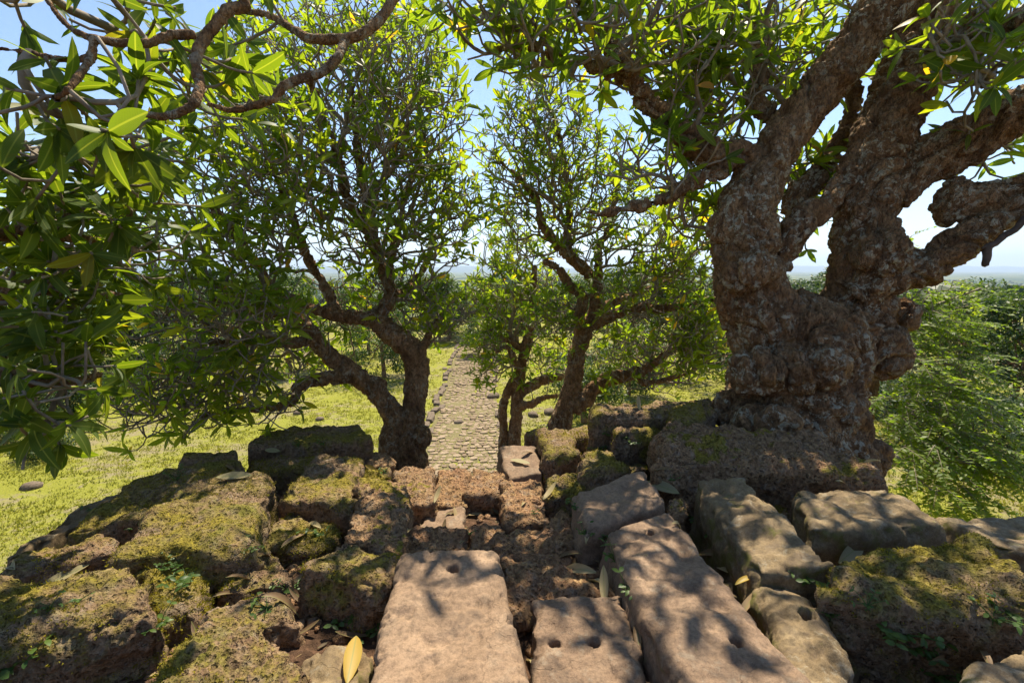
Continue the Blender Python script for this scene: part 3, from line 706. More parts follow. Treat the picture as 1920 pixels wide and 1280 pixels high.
def wood_mesh(name, paths, balls, voxel, mat, lump=0.04, lump_s=4.0, furrow=0.012, origin=(0, 0, 0), sides=12, smooth=4):
    """limbs and burls fused into one skin, then gnarled"""
    bm = bmesh.new()
    V, Fs = tube_arrays(paths, sides)
    vs = [bm.verts.new(v) for v in V]
    for F in Fs:
        for f in F:
            try: bm.faces.new([vs[i] for i in f])
            except ValueError: pass
    o = 0
    for P, R in paths:                                   # close the root ends
        if len(P) >= 2:
            try: bm.faces.new([vs[o+i] for i in range(sides)][::-1])
            except ValueError: pass
            o += len(P)*sides+1
    for (c, r, sc) in balls:
        bmesh.ops.create_icosphere(bm, subdivisions=3, radius=r, matrix=Matrix.Translation(c) @ Matrix.Diagonal((*sc, 1)))
    me = bpy.data.meshes.new('tmp'); bm.to_mesh(me); bm.free()
    ob = bpy.data.objects.new('tmp', me); COL.objects.link(ob)
    md = ob.modifiers.new('r', 'REMESH'); md.mode = 'VOXEL'; md.voxel_size = voxel
    sm = ob.modifiers.new('s', 'SMOOTH'); sm.factor = 0.5; sm.iterations = smooth
    dg = bpy.context.evaluated_depsgraph_get(); ev = ob.evaluated_get(dg)
    m2 = bpy.data.meshes.new_from_object(ev)
    bpy.data.objects.remove(ob); bpy.data.meshes.remove(me)
    P = coords_of(m2); N = normals_of(m2).astype(float)
    # bark folds run up the wood and twist round it
    ang = 0.75*(P[:, 2]-CAMZ); cx_, cy_ = float(paths[0][0][0][0]), float(paths[0][0][0][1])
    qx, qy = P[:, 0]-cx_, P[:, 1]-cy_
    Q = np.stack([qx*np.cos(ang)-qy*np.sin(ang), qx*np.sin(ang)+qy*np.cos(ang), P[:, 2]], 1)
    k = lump_s/4.5
    wp = Q+0.16*np.stack([noise(P*2.4+31), noise(P*2.4+57), noise(P*2.4+83)], 1)
    c1 = np.abs(noise(wp*np.array([4.2, 4.2, 1.25])*k)); c2 = np.abs(noise(wp*np.array([10.5, 10.5, 3.4])*k+7)); c3 = np.abs(noise(P*np.array([2.2, 2.2, 5.5])*k+11))
    D = lump*1.5*(1-(1-np.clip(c1*2.4, 0, 1))**2.5) - lump*1.3 + lump*0.55*(1-(1-np.clip(c2*2.4, 0, 1))**2)
    low = np.clip((CAMZ-0.25-P[:, 2])/0.6, 0, 1) if lump > 0.03 else 0.25
    D += low*lump*0.8*(1-(1-np.clip(c3*2.6, 0, 1))**3) + lump*0.35*fbm(P*5.5*k, 2)
    D += furrow*(1-2*np.abs(noise(P*np.array([17, 17, 6.0])+3*noise(P*3)[:, None])))
    D += furrow*0.5*fbm(P*38, 2)
    P = P + N*D[:, None] - np.array(origin)
    m2.vertices.foreach_set('co', P.astype(np.float32).ravel()); m2.update()
    m2.polygons.foreach_set('use_smooth', np.ones(len(m2.polygons), bool))
    m2.materials.clear(); m2.materials.append(mat); m2.name = name
    return m2

# leaf shapes: pointed oblong blades folded along the midrib, bent along their length
def leaf_template(rows, curl, fold, twist, wid=0.135):
    t = np.linspace(0, 1, rows+1); V = []; UV = []
    for k in t:
        w = wid*max(0.012/wid*1.0, math.sin(math.pi*min(1, max(0, (k*0.95+0.05)))**1.12)**0.72) if 0 < k < 1 else wid*0.05
        y = k; z = -curl*k*k
        for sgn in (-1, 0, 1):
            x = sgn*w; zz = z + fold*abs(sgn)*w
            a = twist*k; V.append((x*math.cos(a)-0*math.sin(a), y*(1-0.12*abs(curl)*k), zz + x*math.sin(a))); UV.append((0.5+0.5*sgn*w/wid, k))
    I = np.arange(len(V)).reshape(-1, 3)
    F = np.concatenate([np.stack([I[:-1, c], I[:-1, c+1], I[1:, c+1], I[1:, c]], 1) for c in (0, 1)])
    return np.array(V), F, np.array(UV)
LT_NEAR = [leaf_template(9, c, f, tw, w) for c, f, tw, w in ((0.10, 0.15, 0.1, 0.15), (0.25, 0.12, -0.3, 0.14), (0.42, 0.2, 0.2, 0.155), (0.05, 0.08, 0.4, 0.145), (-0.15, 0.22, -0.15, 0.13), (0.65, 0.15, 0.1, 0.14))]
LT_FAR = [leaf_template(4, c, f, tw, w) for c, f, tw, w in ((0.12, 0.15, 0.1, 0.145), (0.3, 0.12, -0.3, 0.135), (0.5, 0.2, 0.2, 0.15), (-0.1, 0.1, 0.3, 0.14))]

def joined_leaves(name, T, X, Yv, Zv, L, rn, tmpl, mat, origin):
    """one mesh of many leaves: base points T, frames X/Y/Z, lengths L"""
    VV = []; FF = []; UU = []; RR = []; off = 0
    for k, (tv, tf, tu) in enumerate(tmpl):
        s = np.arange(len(T)) % len(tmpl) == k
        if not s.any(): continue
        n = int(s.sum()); m = len(tv)
        v = T[s][:, None, :] + L[s][:, None, None]*(tv[None, :, 0:1]*X[s][:, None, :] + tv[None, :, 1:2]*Yv[s][:, None, :] + tv[None, :, 2:3]*Zv[s][:, None, :])
        VV.append(v.reshape(-1, 3)); FF.append((tf[None]+(off+np.arange(n)*m)[:, None, None]).reshape(-1, 4)); UU.append(np.tile(tu, (n, 1))); RR.append(np.repeat(rn[s], m)); off += n*m
    return mesh_np(name, np.concatenate(VV)-np.asarray(origin), np.concatenate(FF), mat, True, np.concatenate(UU), np.concatenate(RR))

def grow(limbs, targets, bf=0.25, step=0.11, seed=1, fork=(2, 3), tip_len=(0.16, 0.34), upb=0.55, maxd=9.0, wig=0.010):
    """limbs: list of (points, radii, first attachable index). Returns skeleton arrays and tip list"""
    g = np.random.default_rng(seed)
    cap = 60000
    pos = np.zeros((cap, 3)); par = np.full(cap, -1); plen = np.zeros(cap); dr = np.zeros((cap, 3)); ok = np.zeros(cap, bool); n = 0
    for P, R, a0 in limbs:
        for i in range(len(P)):
            pos[n] = P[i]; par[n] = n-1 if i else -1; plen[n] = (plen[n-1]+np.linalg.norm(P[i]-P[i-1])) if i else 0
            dr[n] = norm(P[min(i+1, len(P)-1)]-P[max(i-1, 0)]); ok[n] = i >= a0; n += 1
    nl = n; tips = []
    lp = pos[:n][ok[:n]]
    dist0 = np.array([np.min(((lp-t)**2).sum(1)) for t in targets]); order = np.argsort(dist0)
    def add_path(i0, end, enddir, st):
        nonlocal n
        p0 = pos[i0]; d = np.linalg.norm(end-p0)
        p1 = p0 + norm(dr[i0]+0.5*norm(end-p0)+0.12*g.normal(size=3))*d*0.36; p2 = end-enddir*d*0.33
        k = max(2, int(d/st)); prev = i0
        for j in range(1, k+1):
            t = j/k; q = (1-t)**3*p0+3*(1-t)**2*t*p1+3*(1-t)*t*t*p2+t**3*end
            if j < k: q = q+g.normal(size=3)*wig*min(1, d)
            pos[n] = q; par[n] = prev; plen[n] = plen[prev]+np.linalg.norm(q-pos[prev]); dr[n] = norm(q-pos[prev]); ok[n] = True; prev = n; n += 1
        return prev
    for ti in order:
        if n > cap-200: break
        T = targets[ti]
        dv = T-pos[:n]; d = np.sqrt((dv**2).sum(1))+1e-6
        cosang = (dv*dr[:n]).sum(1)/d
        cost = d*(1+0.45*np.clip(0.3-cosang, 0, 2)) + bf*plen[:n] + (~ok[:n])*50
        i0 = int(np.argmin(cost))
        if d[i0] > maxd or d[i0] < 0.06: continue
        out = norm(dv[i0])
        ed = norm(0.7*out+np.array([0, 0, upb])+0.3*g.normal(size=3))
        e = add_path(i0, T, ed, step)
        m = int(g.integers(fork[0], fork[1]+1))
        side = norm(np.cross(ed, g.normal(size=3)))
        for q in range(m):
            a = 2*math.pi*q/m+g.uniform(-0.4, 0.4); s2 = np.cross(ed, side)
            dd = norm(ed*0.75+0.75*(side*math.cos(a)+s2*math.sin(a))); L = g.uniform(*tip_len)
            ed2 = norm(dd*0.8+np.array([0, 0, upb*0.8]))
            tip = add_path(e, T+dd*L, ed2, step*0.8); ok[tip] = False
            tips.append((pos[tip].copy(), dr[tip].copy()))
    return dict(pos=pos[:n], par=par[:n], nl=nl, tips=tips)

def skeleton_paths(sk, rt, expo=3.1, rmax=0.06):
    pos, par, nl = sk['pos'], sk['par'], sk['nl']; n = len(pos)
    acc = np.zeros(n); kids = np.zeros(n, int); best = np.full(n, -1); bl = np.zeros(n)
    for i in range(n-1, nl-1, -1):
        if kids[i] == 0: acc[i] = rt**expo
        p = par[i]; acc[p] += acc[i]; kids[p] += 1
        if acc[i] > bl[p]: bl[p] = acc[i]; best[p] = i
    r = np.minimum(acc**(1/expo), rmax)
    paths = []
    for i in range(nl, n):
        p = par[i]
        if p < nl or best[p] != i:                        # a new branch starts here
            ch = [p, i]; q = i
            while best[q] >= 0: q = best[q]; ch.append(q)
            R = r[ch].copy(); R[0] = R[1]*1.02
            paths.append((pos[ch], R))
    return paths

def whorls(tips, count, L, seed, droop=0.35, spread=(0.55, 1.25), keep=1.0, yellow=0.02):
    g = np.random.default_rng(seed); T = []; X = []; Yv = []; Zv = []; LL = []; rn = []
    for tp, td in tips:
        if g.random() > keep: continue
        side = norm(np.cross(td, g.normal(size=3))); s2 = np.cross(td, side)
        m = int(g.integers(count[0], count[1]+1)); base = g.random(); ph = g.uniform(0, 6.28)
        for k in range(m):
            a = ph+k*2.39996+g.normal()*0.15; th = g.uniform(*spread)*(0.75+0.35*k/m)
            d = td*math.cos(th)+(side*math.cos(a)+s2*math.sin(a))*math.sin(th)
            d = norm(d+np.array([0, 0, -droop*g.uniform(0.2, 1.0)]))
            z = td-d*(td@d); z = norm(z) if np.linalg.norm(z) > 0.05 else norm(np.cross(d, side))
            z = norm(z+0.35*g.normal(size=3)); z = norm(z-d*(z@d)); x = np.cross(d, z)
            T.append(tp-td*g.uniform(0, 0.06)); X.append(x); Yv.append(d); Zv.append(z); LL.append(g.uniform(*L)*(0.7 if k > m-2 else 1.0))
            v = np.clip(0.45*base+0.5*g.random(), 0, 0.94); rn.append(g.uniform(0.95, 1.0) if g.random() < yellow else v)
    return [np.array(q) for q in (T, X, Yv, Zv, LL, rn)]

NEAR_MESH = {}
def near_leaf_meshes(mat):
    if mat.name not in NEAR_MESH:
        NEAR_MESH[mat.name] = [mesh_np('leaf', tv, tf, mat, True, tu, np.full(len(tv), r)) for r in (0.1, 0.35, 0.6, 0.9) for (tv, tf, tu) in LT_NEAR]
        NEAR_MESH[mat.name].append(mesh_np('leaf', *LT_NEAR[1][:2], mat, True, LT_NEAR[1][2], np.full(len(LT_NEAR[1][0]), 0.975)))
    return NEAR_MESH[mat.name]

def leaves_on(root, O, W, mat, single, rows_far=LT_FAR, fol='foliage'):
    T, X, Yv, Zv, L, rn = W
    mid = T+Yv*L[:, None]*0.5
    u, v, d = project(mid)
    face = np.abs((Zv*(mid-np.array([0, 0, CAMZ]))).sum(1))/np.linalg.norm(mid-np.array([0, 0, CAMZ]), axis=1)
    vis = (u > 5) & (u < 1915) & (v > 5) & (v < 1275) & (d > 0.4)
    score = np.where(vis, L/np.maximum(d, 0.3)*(0.3+face), -1)
    pick = np.zeros(len(T), bool)
    if single:
        idx = np.argsort(-score)[:single]; idx = idx[score[idx] > 0]; pick[idx] = True
        ms = near_leaf_meshes(mat)
        for i in idx:
            me = ms[-1] if rn[i] > 0.95 else ms[min(3, int(rn[i]*4))*len(LT_NEAR)+int(i) % len(LT_NEAR)]
            o = link('leaf', me, root)
            M4 = Matrix(((*(X[i]*L[i]), 0), (*(Yv[i]*L[i]), 0), (*(Zv[i]*L[i]), 0), (*(T[i]-O), 1))).transposed()
            o.matrix_local = M4
    r = ~pick
    if r.any():
        o = link(fol, joined_leaves(fol, T[r], X[r], Yv[r], Zv[r], L[r], rn[r], rows_far, mat, O), root); o['kind'] = 'stuff'

def blobs(spec, seed, k=1.0):
    g = np.random.default_rng(seed); out = []
    for (u, v, d, ru, rv, rd, n) in spec:
        n = max(2, int(n*k))
        q = g.normal(size=(n, 3)); q /= np.linalg.norm(q, axis=1, keepdims=True); q *= (g.random(n)**(1/2.4))[:, None]
        for a, b, c in q: out.append(PD(u+a*ru, v+b*rv, max(1.3, d+c*rd)))
    return out

def limb(spec, step=0.10, a0=0.3):
    """spec: (u, v, depth, radius in metres)"""
    P = [PD(*s[:3]) if len(s) == 4 else np.array(s[1]) for s in spec]; R = [s[3] if len(s) == 4 else s[2] for s in spec]
    p, r = catmull(P, R, step)
    return p, r, int(a0*len(p))
def W3(x, y, z, r): return ('w', (x, y, z+CAMZ), r)      # a limb point in metres, height relative to the eye

def frangipani(label, limbs, balls, targets, voxel, leaf, single, seed, mat_bark='bark_small', mat_leaf='leaf', lump=0.025, lump_s=6.0, furrow=0.012,
               rt=0.0105, fork=(2, 3), counts=(6, 10), L=(0.2, 0.3), keep=0.9, bf=0.5, upb=0.75, droop=0.35, tip_len=(0.18, 0.40), group='frangipani trees', spread=(0.55, 1.25), yellow=0.02, wood_name='trunk', extra=()):
    base = limbs[0][0][0]; O = np.array([base[0], base[1], max(base[2], gz(base[0], base[1]))])
    root = tag(link('frangipani_tree', None, None, O), label, 'tree', group)
    link(wood_name, wood_mesh(wood_name, [(p, r) for p, r, a in limbs], balls, voxel, M[mat_bark], lump, lump_s, furrow, O), root)
    if targets:
        sk = grow(limbs, targets, bf=bf, seed=seed, fork=fork, upb=upb, tip_len=tip_len)
        ps = skeleton_paths(sk, rt)
        V, F = tube_arrays(ps, 6)
        b = link('branches', mesh_np('branches', V-O, F, M['twig']), root); b['kind'] = 'stuff'
        W = whorls(sk['tips'], counts, L, seed+5, droop, spread, keep, yellow)
        leaves_on(root, O, W, M[mat_leaf], single)
        print(label, 'tips', len(sk['tips']), 'nodes', len(sk['pos']), 'leaves', len(W[0]))
    return root, O

# --- left tree on the stair flank
dA = 6.5
A_tr = limb([(772, 930, dA, 0.30), (770, 868, dA, 0.24), (770, 817, dA, 0.18), (776, 763, dA, 0.145), (782, 695, dA, 0.155), (776, 662, dA, 0.16), (746, 634, dA, 0.15), (720, 614, dA, 0.14), (703, 596, dA, 0.12)], 0.1, 0.97)
A_l1 = limb([(742, 930, dA-0.05, 0.24), (738, 860, dA-0.05, 0.19), (733, 826, dA-0.05, 0.15), (742, 786, dA-0.05, 0.14), (722, 756, dA-0.1, 0.125), (697, 727, dA-0.15, 0.125), (663, 700, dA-0.2, 0.115), (634, 678, dA-0.25, 0.105), (611, 662, dA-0.3, 0.10), (590, 634, dA-0.4, 0.09), (572, 606, dA-0.5, 0.085), (548, 592, dA-0.6, 0.075), (512, 584, dA-0.8, 0.065), (458, 578, dA-1.1, 0.05), (395, 560, dA-1.5, 0.035)], 0.1, 0.5)
A_l2 = limb([(663, 700, dA-0.2, 0.10), (634, 707, dA-0.3, 0.085), (602, 710, dA-0.4, 0.07), (573, 716, dA-0.5, 0.062), (556, 727, dA-0.6, 0.055), (553, 750, dA-0.7, 0.05), (526, 763, dA-0.8, 0.036), (440, 770, dA-1.1, 0.028), (370, 780, dA-1.4, 0.02)], 0.1, 0.4)
A_l3 = limb([(590, 634, dA-0.4, 0.06), (560, 642, dA-0.5, 0.055), (500, 640, dA-0.8, 0.045), (420, 640, dA-1.2, 0.032), (340, 650, dA-1.7, 0.02)], 0.1, 0.3)
A_u1 = limb([(703, 596, dA, 0.11), (722, 574, dA, 0.09), (733, 548, dA+0.1, 0.08), (713, 494, dA+0.2, 0.07), (697, 430, dA+0.1, 0.06), (676, 319, dA-0.2, 0.045), (664, 225, dA-0.5, 0.03), (660, 150, dA-0.8, 0.02)], 0.1, 0.15)
A_u2 = limb([(703, 596, dA, 0.10), (670, 597, dA-0.1, 0.085), (634, 590, dA-0.2, 0.075), (584, 578, dA-0.4, 0.065), (540, 556, dA-0.6, 0.055), (503, 530, dA-0.8, 0.045), (455, 460, dA-1.2, 0.035), (390, 380, dA-1.8, 0.025)], 0.1, 0.2)
A_u3 = limb([(713, 494, dA+0.2, 0.06), (690, 440, dA, 0.055), (650, 367, dA-0.4, 0.045), (637, 300, dA-0.7, 0.04), (610, 225, dA-1.1, 0.03), (580, 150, dA-1.5, 0.022)], 0.1, 0.1)
A_u4 = limb([(728, 565, dA, 0.07), (752, 552, dA+0.2, 0.055), (777, 528, dA+0.5, 0.045), (800, 492, dA+0.8, 0.035), (815, 440, dA+1.0, 0.022)], 0.1, 0.1)
A_u5 = limb([(733, 548, dA+0.1, 0.06), (730, 500, dA+0.4, 0.055), (745, 440, dA+0.6, 0.045), (760, 370, dA+0.7, 0.035), (790, 300, dA+0.8, 0.022)], 0.1, 0.1)
A_u6 = limb([(634, 590, dA-0.2, 0.06), (610, 540, dA-0.2, 0.055), (570, 470, dA-0.4, 0.045), (540, 380, dA-0.8, 0.035), (500, 290, dA-1.3, 0.025)], 0.1, 0.15)
A_u7 = limb([(778, 665, dA, 0.07), (800, 640, dA+0.1, 0.05), (815, 610, dA+0.15, 0.04), (835, 585, dA+0.2, 0.025)], 0.1, 0.4)
A_t = blobs([(720, 210, 6.0, 150, 180, 1.3, 105), (790, 300, 6.8, 95, 140, 0.8, 60), (640, 110, 5.4, 190, 120, 0.8, 46), (560, 330, 5.6, 190, 190, 1.3, 115), (740, 430, 6.6, 160, 120, 0.9, 90), (860, 400, 7.0, 55, 50, 0.5, 16),
             (420, 430, 5.0, 190, 130, 0.9, 58), (400, 610, 5.0, 200, 90, 0.9, 70), (400, 730, 5.3, 170, 75, 0.8, 70), (300, 780, 4.9, 85, 50, 0.4, 22), (820, 600, 6.7, 70, 50, 0.5, 30),
             (540, 660, 6.6, 130, 60, 0.8, 34), (690, 560, 6.8, 120, 70, 0.6, 34), (420, 240, 4.8, 180, 120, 0.8, 38), (620, 50, 6.7, 220, 90, 0.6, 50), (470, 170, 6.5, 160, 120, 0.5, 36), (770, 120, 7.0, 90, 90, 0.5, 26)], 11, 1.6)
frangipani('gnarled frangipani with a forked trunk standing left of the paved causeway', [A_tr, A_l1, A_l2, A_l3, A_u1, A_u2, A_u3, A_u4, A_u5, A_u6, A_u7],
           [(PD(752, 862, dA), 0.24, (1.2, 1, 0.7)), (PD(700, 724, dA-0.15), 0.15, (1.2, 1, 0.8)), (PD(790, 820, dA-0.1), 0.13, (1, 1, 1.2)), (PD(732, 838, dA-0.1), 0.12, (1, 1, 1)), (PD(790, 690, dA), 0.09, (0.7, 0.7, 1.4))],
           A_t, 0.022, 'leaf', 300, 21, counts=(4, 7), keep=0.55, rt=0.0064, L=(0.10, 0.225), droop=0.3)

# --- middle tree right of the causeway
dD = 8.5
D_tr = limb([(1042, 860, dD, 0.25), (1050, 800, dD, 0.19), (1060, 765, dD, 0.16), (1072, 727, dD, 0.15), (1080, 680, dD, 0.15), (1086, 650, dD, 0.14), (1099, 618, dD, 0.135)], 0.1, 0.97)
D_u1 = limb([(1099, 618, dD, 0.125), (1115, 582, dD, 0.115), (1118, 538, dD, 0.10), (1098, 507, dD, 0.095), (1072, 485, dD-0.1, 0.085), (1043, 457, dD-0.2, 0.07), (1016, 420, dD-0.3, 0.055), (1006, 375, dD-0.4, 0.045), (980, 342, dD-0.5, 0.035), (938, 304, dD-0.6, 0.02)], 0.1, 0.2)
D_u2 = limb([(1092, 635, dD, 0.11), (1086, 590, dD-0.1, 0.095), (1094, 556, dD-0.15, 0.085), (1068, 536, dD-0.2, 0.07), (1048, 505, dD-0.4, 0.05), (1020, 490, dD-0.6, 0.03)], 0.1, 0.2)
D_u3 = limb([(1105, 610, dD, 0.11), (1126, 602, dD-0.2, 0.085), (1158, 588, dD-0.5, 0.07), (1203, 575, dD-0.8, 0.06), (1244, 579, dD-1.1, 0.05), (1306, 568, dD-1.5, 0.035), (1350, 560, dD-1.8, 0.02)], 0.1, 0.25)
D_u4 = limb([(1118, 580, dD, 0.08), (1140, 571, dD+0.1, 0.065), (1176, 556, dD+0.2, 0.055), (1227, 538, dD+0.2, 0.04), (1300, 500, dD+0.2, 0.025)], 0.1, 0.2)
D_u5 = limb([(1115, 545, dD, 0.08), (1122, 505, dD+0.1, 0.07), (1122, 465, dD+0.1, 0.06), (1142, 430, dD+0.1, 0.05), (1152, 380, dD, 0.035), (1165, 300, dD-0.2, 0.022)], 0.1, 0.2)
D_u6 = limb([(1072, 485, dD-0.1, 0.07), (1064, 440, dD, 0.06), (1068, 390, dD, 0.05), (1064, 335, dD-0.1, 0.045), (1054, 277, dD-0.3, 0.035), (1035, 215, dD-0.6, 0.022)], 0.1, 0.1)
D_u7 = limb([(1074, 765, dD, 0.16), (1100, 742, dD-0.05, 0.13), (1135, 714, dD-0.1, 0.115), (1170, 704, dD-0.2, 0.10), (1200, 700, dD-0.3, 0.075), (1226, 680, dD-0.5, 0.055), (1264, 654, dD-0.8, 0.035), (1300, 640, dD-1.0, 0.02)], 0.1, 0.45)
D_u8 = limb([(1190, 703, dD-0.3, 0.06), (1205, 716, dD-0.4, 0.05), (1240, 714, dD-0.6, 0.03), (1290, 700, dD-0.9, 0.02)], 0.1, 0.3)
D_t = blobs([(1010, 200, 7.6, 85, 130, 1.0, 60), (1000, 300, 8.0, 100, 110, 1.0, 60), (1100, 330, 8.2, 120, 130, 1.0, 60), (1060, 430, 8.4, 130, 80, 0.9, 50), (1180, 420, 8.2, 120, 90, 1.0, 50), (1270, 470, 7.4, 100, 90, 0.9, 60),
             (1230, 560, 7.8, 120, 70, 1.0, 50), (1300, 640, 7.0, 60, 90, 0.6, 60), (1170, 640, 8.8, 110, 60, 0.8, 40), (1220, 690, 8.2, 110, 50, 0.8, 36), (1040, 600, 8.2, 45, 45, 0.4, 26), (960, 380, 8.2, 40, 80, 0.6, 20)], 12, 1.65)
frangipani('frangipani with dark twisted trunk in the middle, right of the causeway', [D_tr, D_u1, D_u2, D_u3, D_u4, D_u5, D_u6, D_u7, D_u8],
           [(PD(1048, 800, dD), 0.19, (1, 1, 1)), (PD(1100, 745, dD), 0.16, (1, 1, 1)), (PD(1192, 700, dD-0.3), 0.12, (1, 1, 1))], D_t, 0.026, 'leaf', 300, 22, counts=(4, 7), keep=0.52, lump=0.03, rt=0.0066, L=(0.13, 0.21), droop=0.3)

# --- thin twin trunk beside the causeway
dE = 10.5
E_tr = limb([(962, 900, dE, 0.18), (964, 832, dE, 0.14), (969, 765, dE, 0.12), (973, 712, dE, 0.12), (984, 660, dE, 0.105), (996, 608, dE, 0.10), (1000, 555, dE, 0.08), (1002, 500, dE, 0.05)], 0.1, 0.6)
E_2 = limb([(942, 880, dE, 0.12), (944, 806, dE, 0.085), (943, 762, dE, 0.08), (956, 725, dE, 0.08), (972, 700, dE, 0.10)], 0.1, 1.1)
E_3 = limb([(972, 738, dE, 0.12), (988, 728, dE, 0.11), (1020, 712, dE, 0.10), (1056, 706, dE, 0.06)], 0.1, 0.4)
E_4 = limb([(984, 660, dE, 0.08), (960, 640, dE, 0.06), (935, 630, dE, 0.045), (912, 610, dE, 0.03)], 0.1, 0.2)
E_5 = limb([(975, 700, dE, 0.08), (962, 670, dE-0.2, 0.06), (950, 650, dE-0.3, 0.045), (930, 660, dE-0.5, 0.03)], 0.1, 0.3)
E_6 = limb([(970, 760, dE, 0.1), (995, 758, dE-0.2, 0.08), (1020, 745, dE-0.3, 0.05), (1045, 742, dE-0.3, 0.03)], 0.1, 0.3)
E_t = blobs([(950, 470, 10.6, 55, 55, 1.0, 50), (960, 560, 10.5, 75, 70, 1.2, 75), (925, 650, 10.5, 45, 70, 0.8, 55), (1010, 560, 10.8, 60, 80, 1.0, 50), (1010, 680, 10.6, 70, 60, 1.0, 36), (915, 560, 10.8, 40, 60, 0.8, 36)], 13)
frangipani('slender frangipani with two thin plaited stems at the causeway edge', [E_tr, E_2, E_3, E_4, E_5, E_6], [(PD(968, 720, dE), 0.14, (1, 1, 1.2))], E_t, 0.024, 'leaf', 150, 23, counts=(5, 8), keep=0.85, yellow=0.03, L=(0.13, 0.2), rt=0.008)

# --- the huge old tree at the right
dC = 4.75
C_tr = limb([(1490, 930, dC, 0.713), (1486, 850, dC, 0.653), (1484, 770, dC, 0.594), (1494, 690, dC, 0.554), (1500, 640, dC, 0.56), (1500, 600, dC, 0.50)], 0.12, 2)
C_1 = limb([(1462, 645, dC-0.1, 0.372), (1412, 560, dC-0.15, 0.307), (1400, 500, dC-0.15, 0.279), (1398, 440, dC-0.15, 0.276), (1404, 380, dC-0.1, 0.248), (1440, 305, dC, 0.207), (1492, 228, dC, 0.189), (1545, 160, dC, 0.189), (1600, 92, dC-0.1, 0.203), (1655, 18, dC-0.25, 0.221), (1710, -60, dC-0.4, 0.212), (1770, -150, dC-0.5, 0.184), (1810, -260, dC-0.6, 0.139)], 0.12, 0.72)
C_2 = limb([(1556, 655, dC+0.1, 0.372), (1612, 560, dC+0.1, 0.307), (1622, 460, dC+0.1, 0.286), (1626, 375, dC+0.1, 0.248), (1644, 285, dC+0.15, 0.267), (1678, 205, dC+0.2, 0.276), (1702, 130, dC+0.2, 0.239), (1730, 56, dC+0.2, 0.212), (1760, -10, dC+0.1, 0.203), (1760, -110, dC, 0.156), (1730, -230, dC, 0.120)], 0.12, 0.75)
C_3 = limb([(1655, 370, dC+0.15, 0.221), (1690, 330, dC+0.1, 0.248), (1747, 298, dC, 0.235), (1822, 258, dC-0.2, 0.221), (1920, 205, dC-0.5, 0.193), (2040, 150, dC-0.8, 0.147), (2150, 60, dC-1.0, 0.092)], 0.12, 0.45)
C_4 = limb([(1600, 560, dC, 0.242), (1650, 525, dC-0.1, 0.195), (1705, 512, dC-0.15, 0.184), (1758, 486, dC-0.2, 0.153), (1808, 446, dC-0.25, 0.139), (1862, 412, dC-0.3, 0.115), (1925, 380, dC-0.4, 0.101), (2020, 350, dC-0.6, 0.083)], 0.1, 2)
C_5 = limb([(1800, 405, dC-0.1, 0.147), (1785, 385, dC-0.1, 0.156), (1830, 380, dC-0.15, 0.175), (1880, 370, dC-0.25, 0.156), (1940, 345, dC-0.4, 0.120), (2030, 320, dC-0.5, 0.092)], 0.1, 2)
C_7 = limb([(1420, 330, dC, 0.156), (1385, 292, dC, 0.147), (1342, 290, dC-0.05, 0.134), (1305, 270, dC-0.1, 0.115), (1266, 240, dC-0.1, 0.092), (1230, 210, dC-0.15, 0.079), (1200, 172, dC-0.2, 0.070), (1166, 112, dC-0.3, 0.057), (1125, 62, dC-0.4, 0.047), (1100, 28, dC-0.5, 0.038), (1075, -20, dC-0.6, 0.033), (1040, -90, dC-0.6, 0.019)], 0.08, 0.25)
C_8 = limb([(1205, 178, dC-0.2, 0.051), (1172, 150, dC-0.1, 0.047), (1140, 136, dC-0.1, 0.043), (1110, 124, dC-0.1, 0.037), (1050, 108, dC-0.2, 0.030), (985, 88, dC-0.3, 0.025), (935, 97, dC-0.4, 0.017)], 0.08, 0.3)
C_9 = limb([(1356, 300, dC-0.05, 0.064), (1348, 322, dC-0.1, 0.055), (1312, 334, dC-0.1, 0.047), (1275, 356, dC-0.15, 0.038), (1237, 375, dC-0.2, 0.033), (1160, 395, dC-0.2, 0.023), (1100, 400, dC-0.2, 0.014)], 0.08, 0.3)
C_10 = limb([(1455, 500, dC, 0.139), (1478, 446, dC-0.1, 0.125), (1515, 408, dC-0.1, 0.111), (1550, 378, dC, 0.101), (1588, 326, dC+0.1, 0.092), (1600, 300, dC+0.15, 0.083)], 0.08, 2)
C_11 = limb([(1500, 400, dC+0.5, 0.129), (1490, 370, dC+0.5, 0.120), (1520, 345, dC+0.5, 0.101), (1560, 290, dC+0.6, 0.073), (1600, 200, dC+0.7, 0.055), (1590, 100, dC+0.7, 0.037)], 0.08, 0.6)
C_12 = limb([(1470, 245, dC+0.2, 0.101), (1440, 215, dC+0.25, 0.092), (1422, 190, dC+0.3, 0.083), (1425, 150, dC+0.35, 0.064), (1415, 60, dC+0.4, 0.037), (1400, -20, dC+0.4, 0.028)], 0.08, 0.35)
C_13 = limb([(1720, 110, dC+0.1, 0.047), (1760, 90, dC, 0.037), (1820, 40, dC-0.3, 0.028), (1880, -20, dC-0.6, 0.019)], 0.08, 0.3)
C_14 = limb([(1890, 60, dC-0.9, 0.092), (1920, 40, dC-1.0, 0.111), (1990, 10, dC-1.1, 0.092), (2100, 40, dC-1.0, 0.092), (2150, 62, dC-1.0, 0.092)], 0.08, 2)
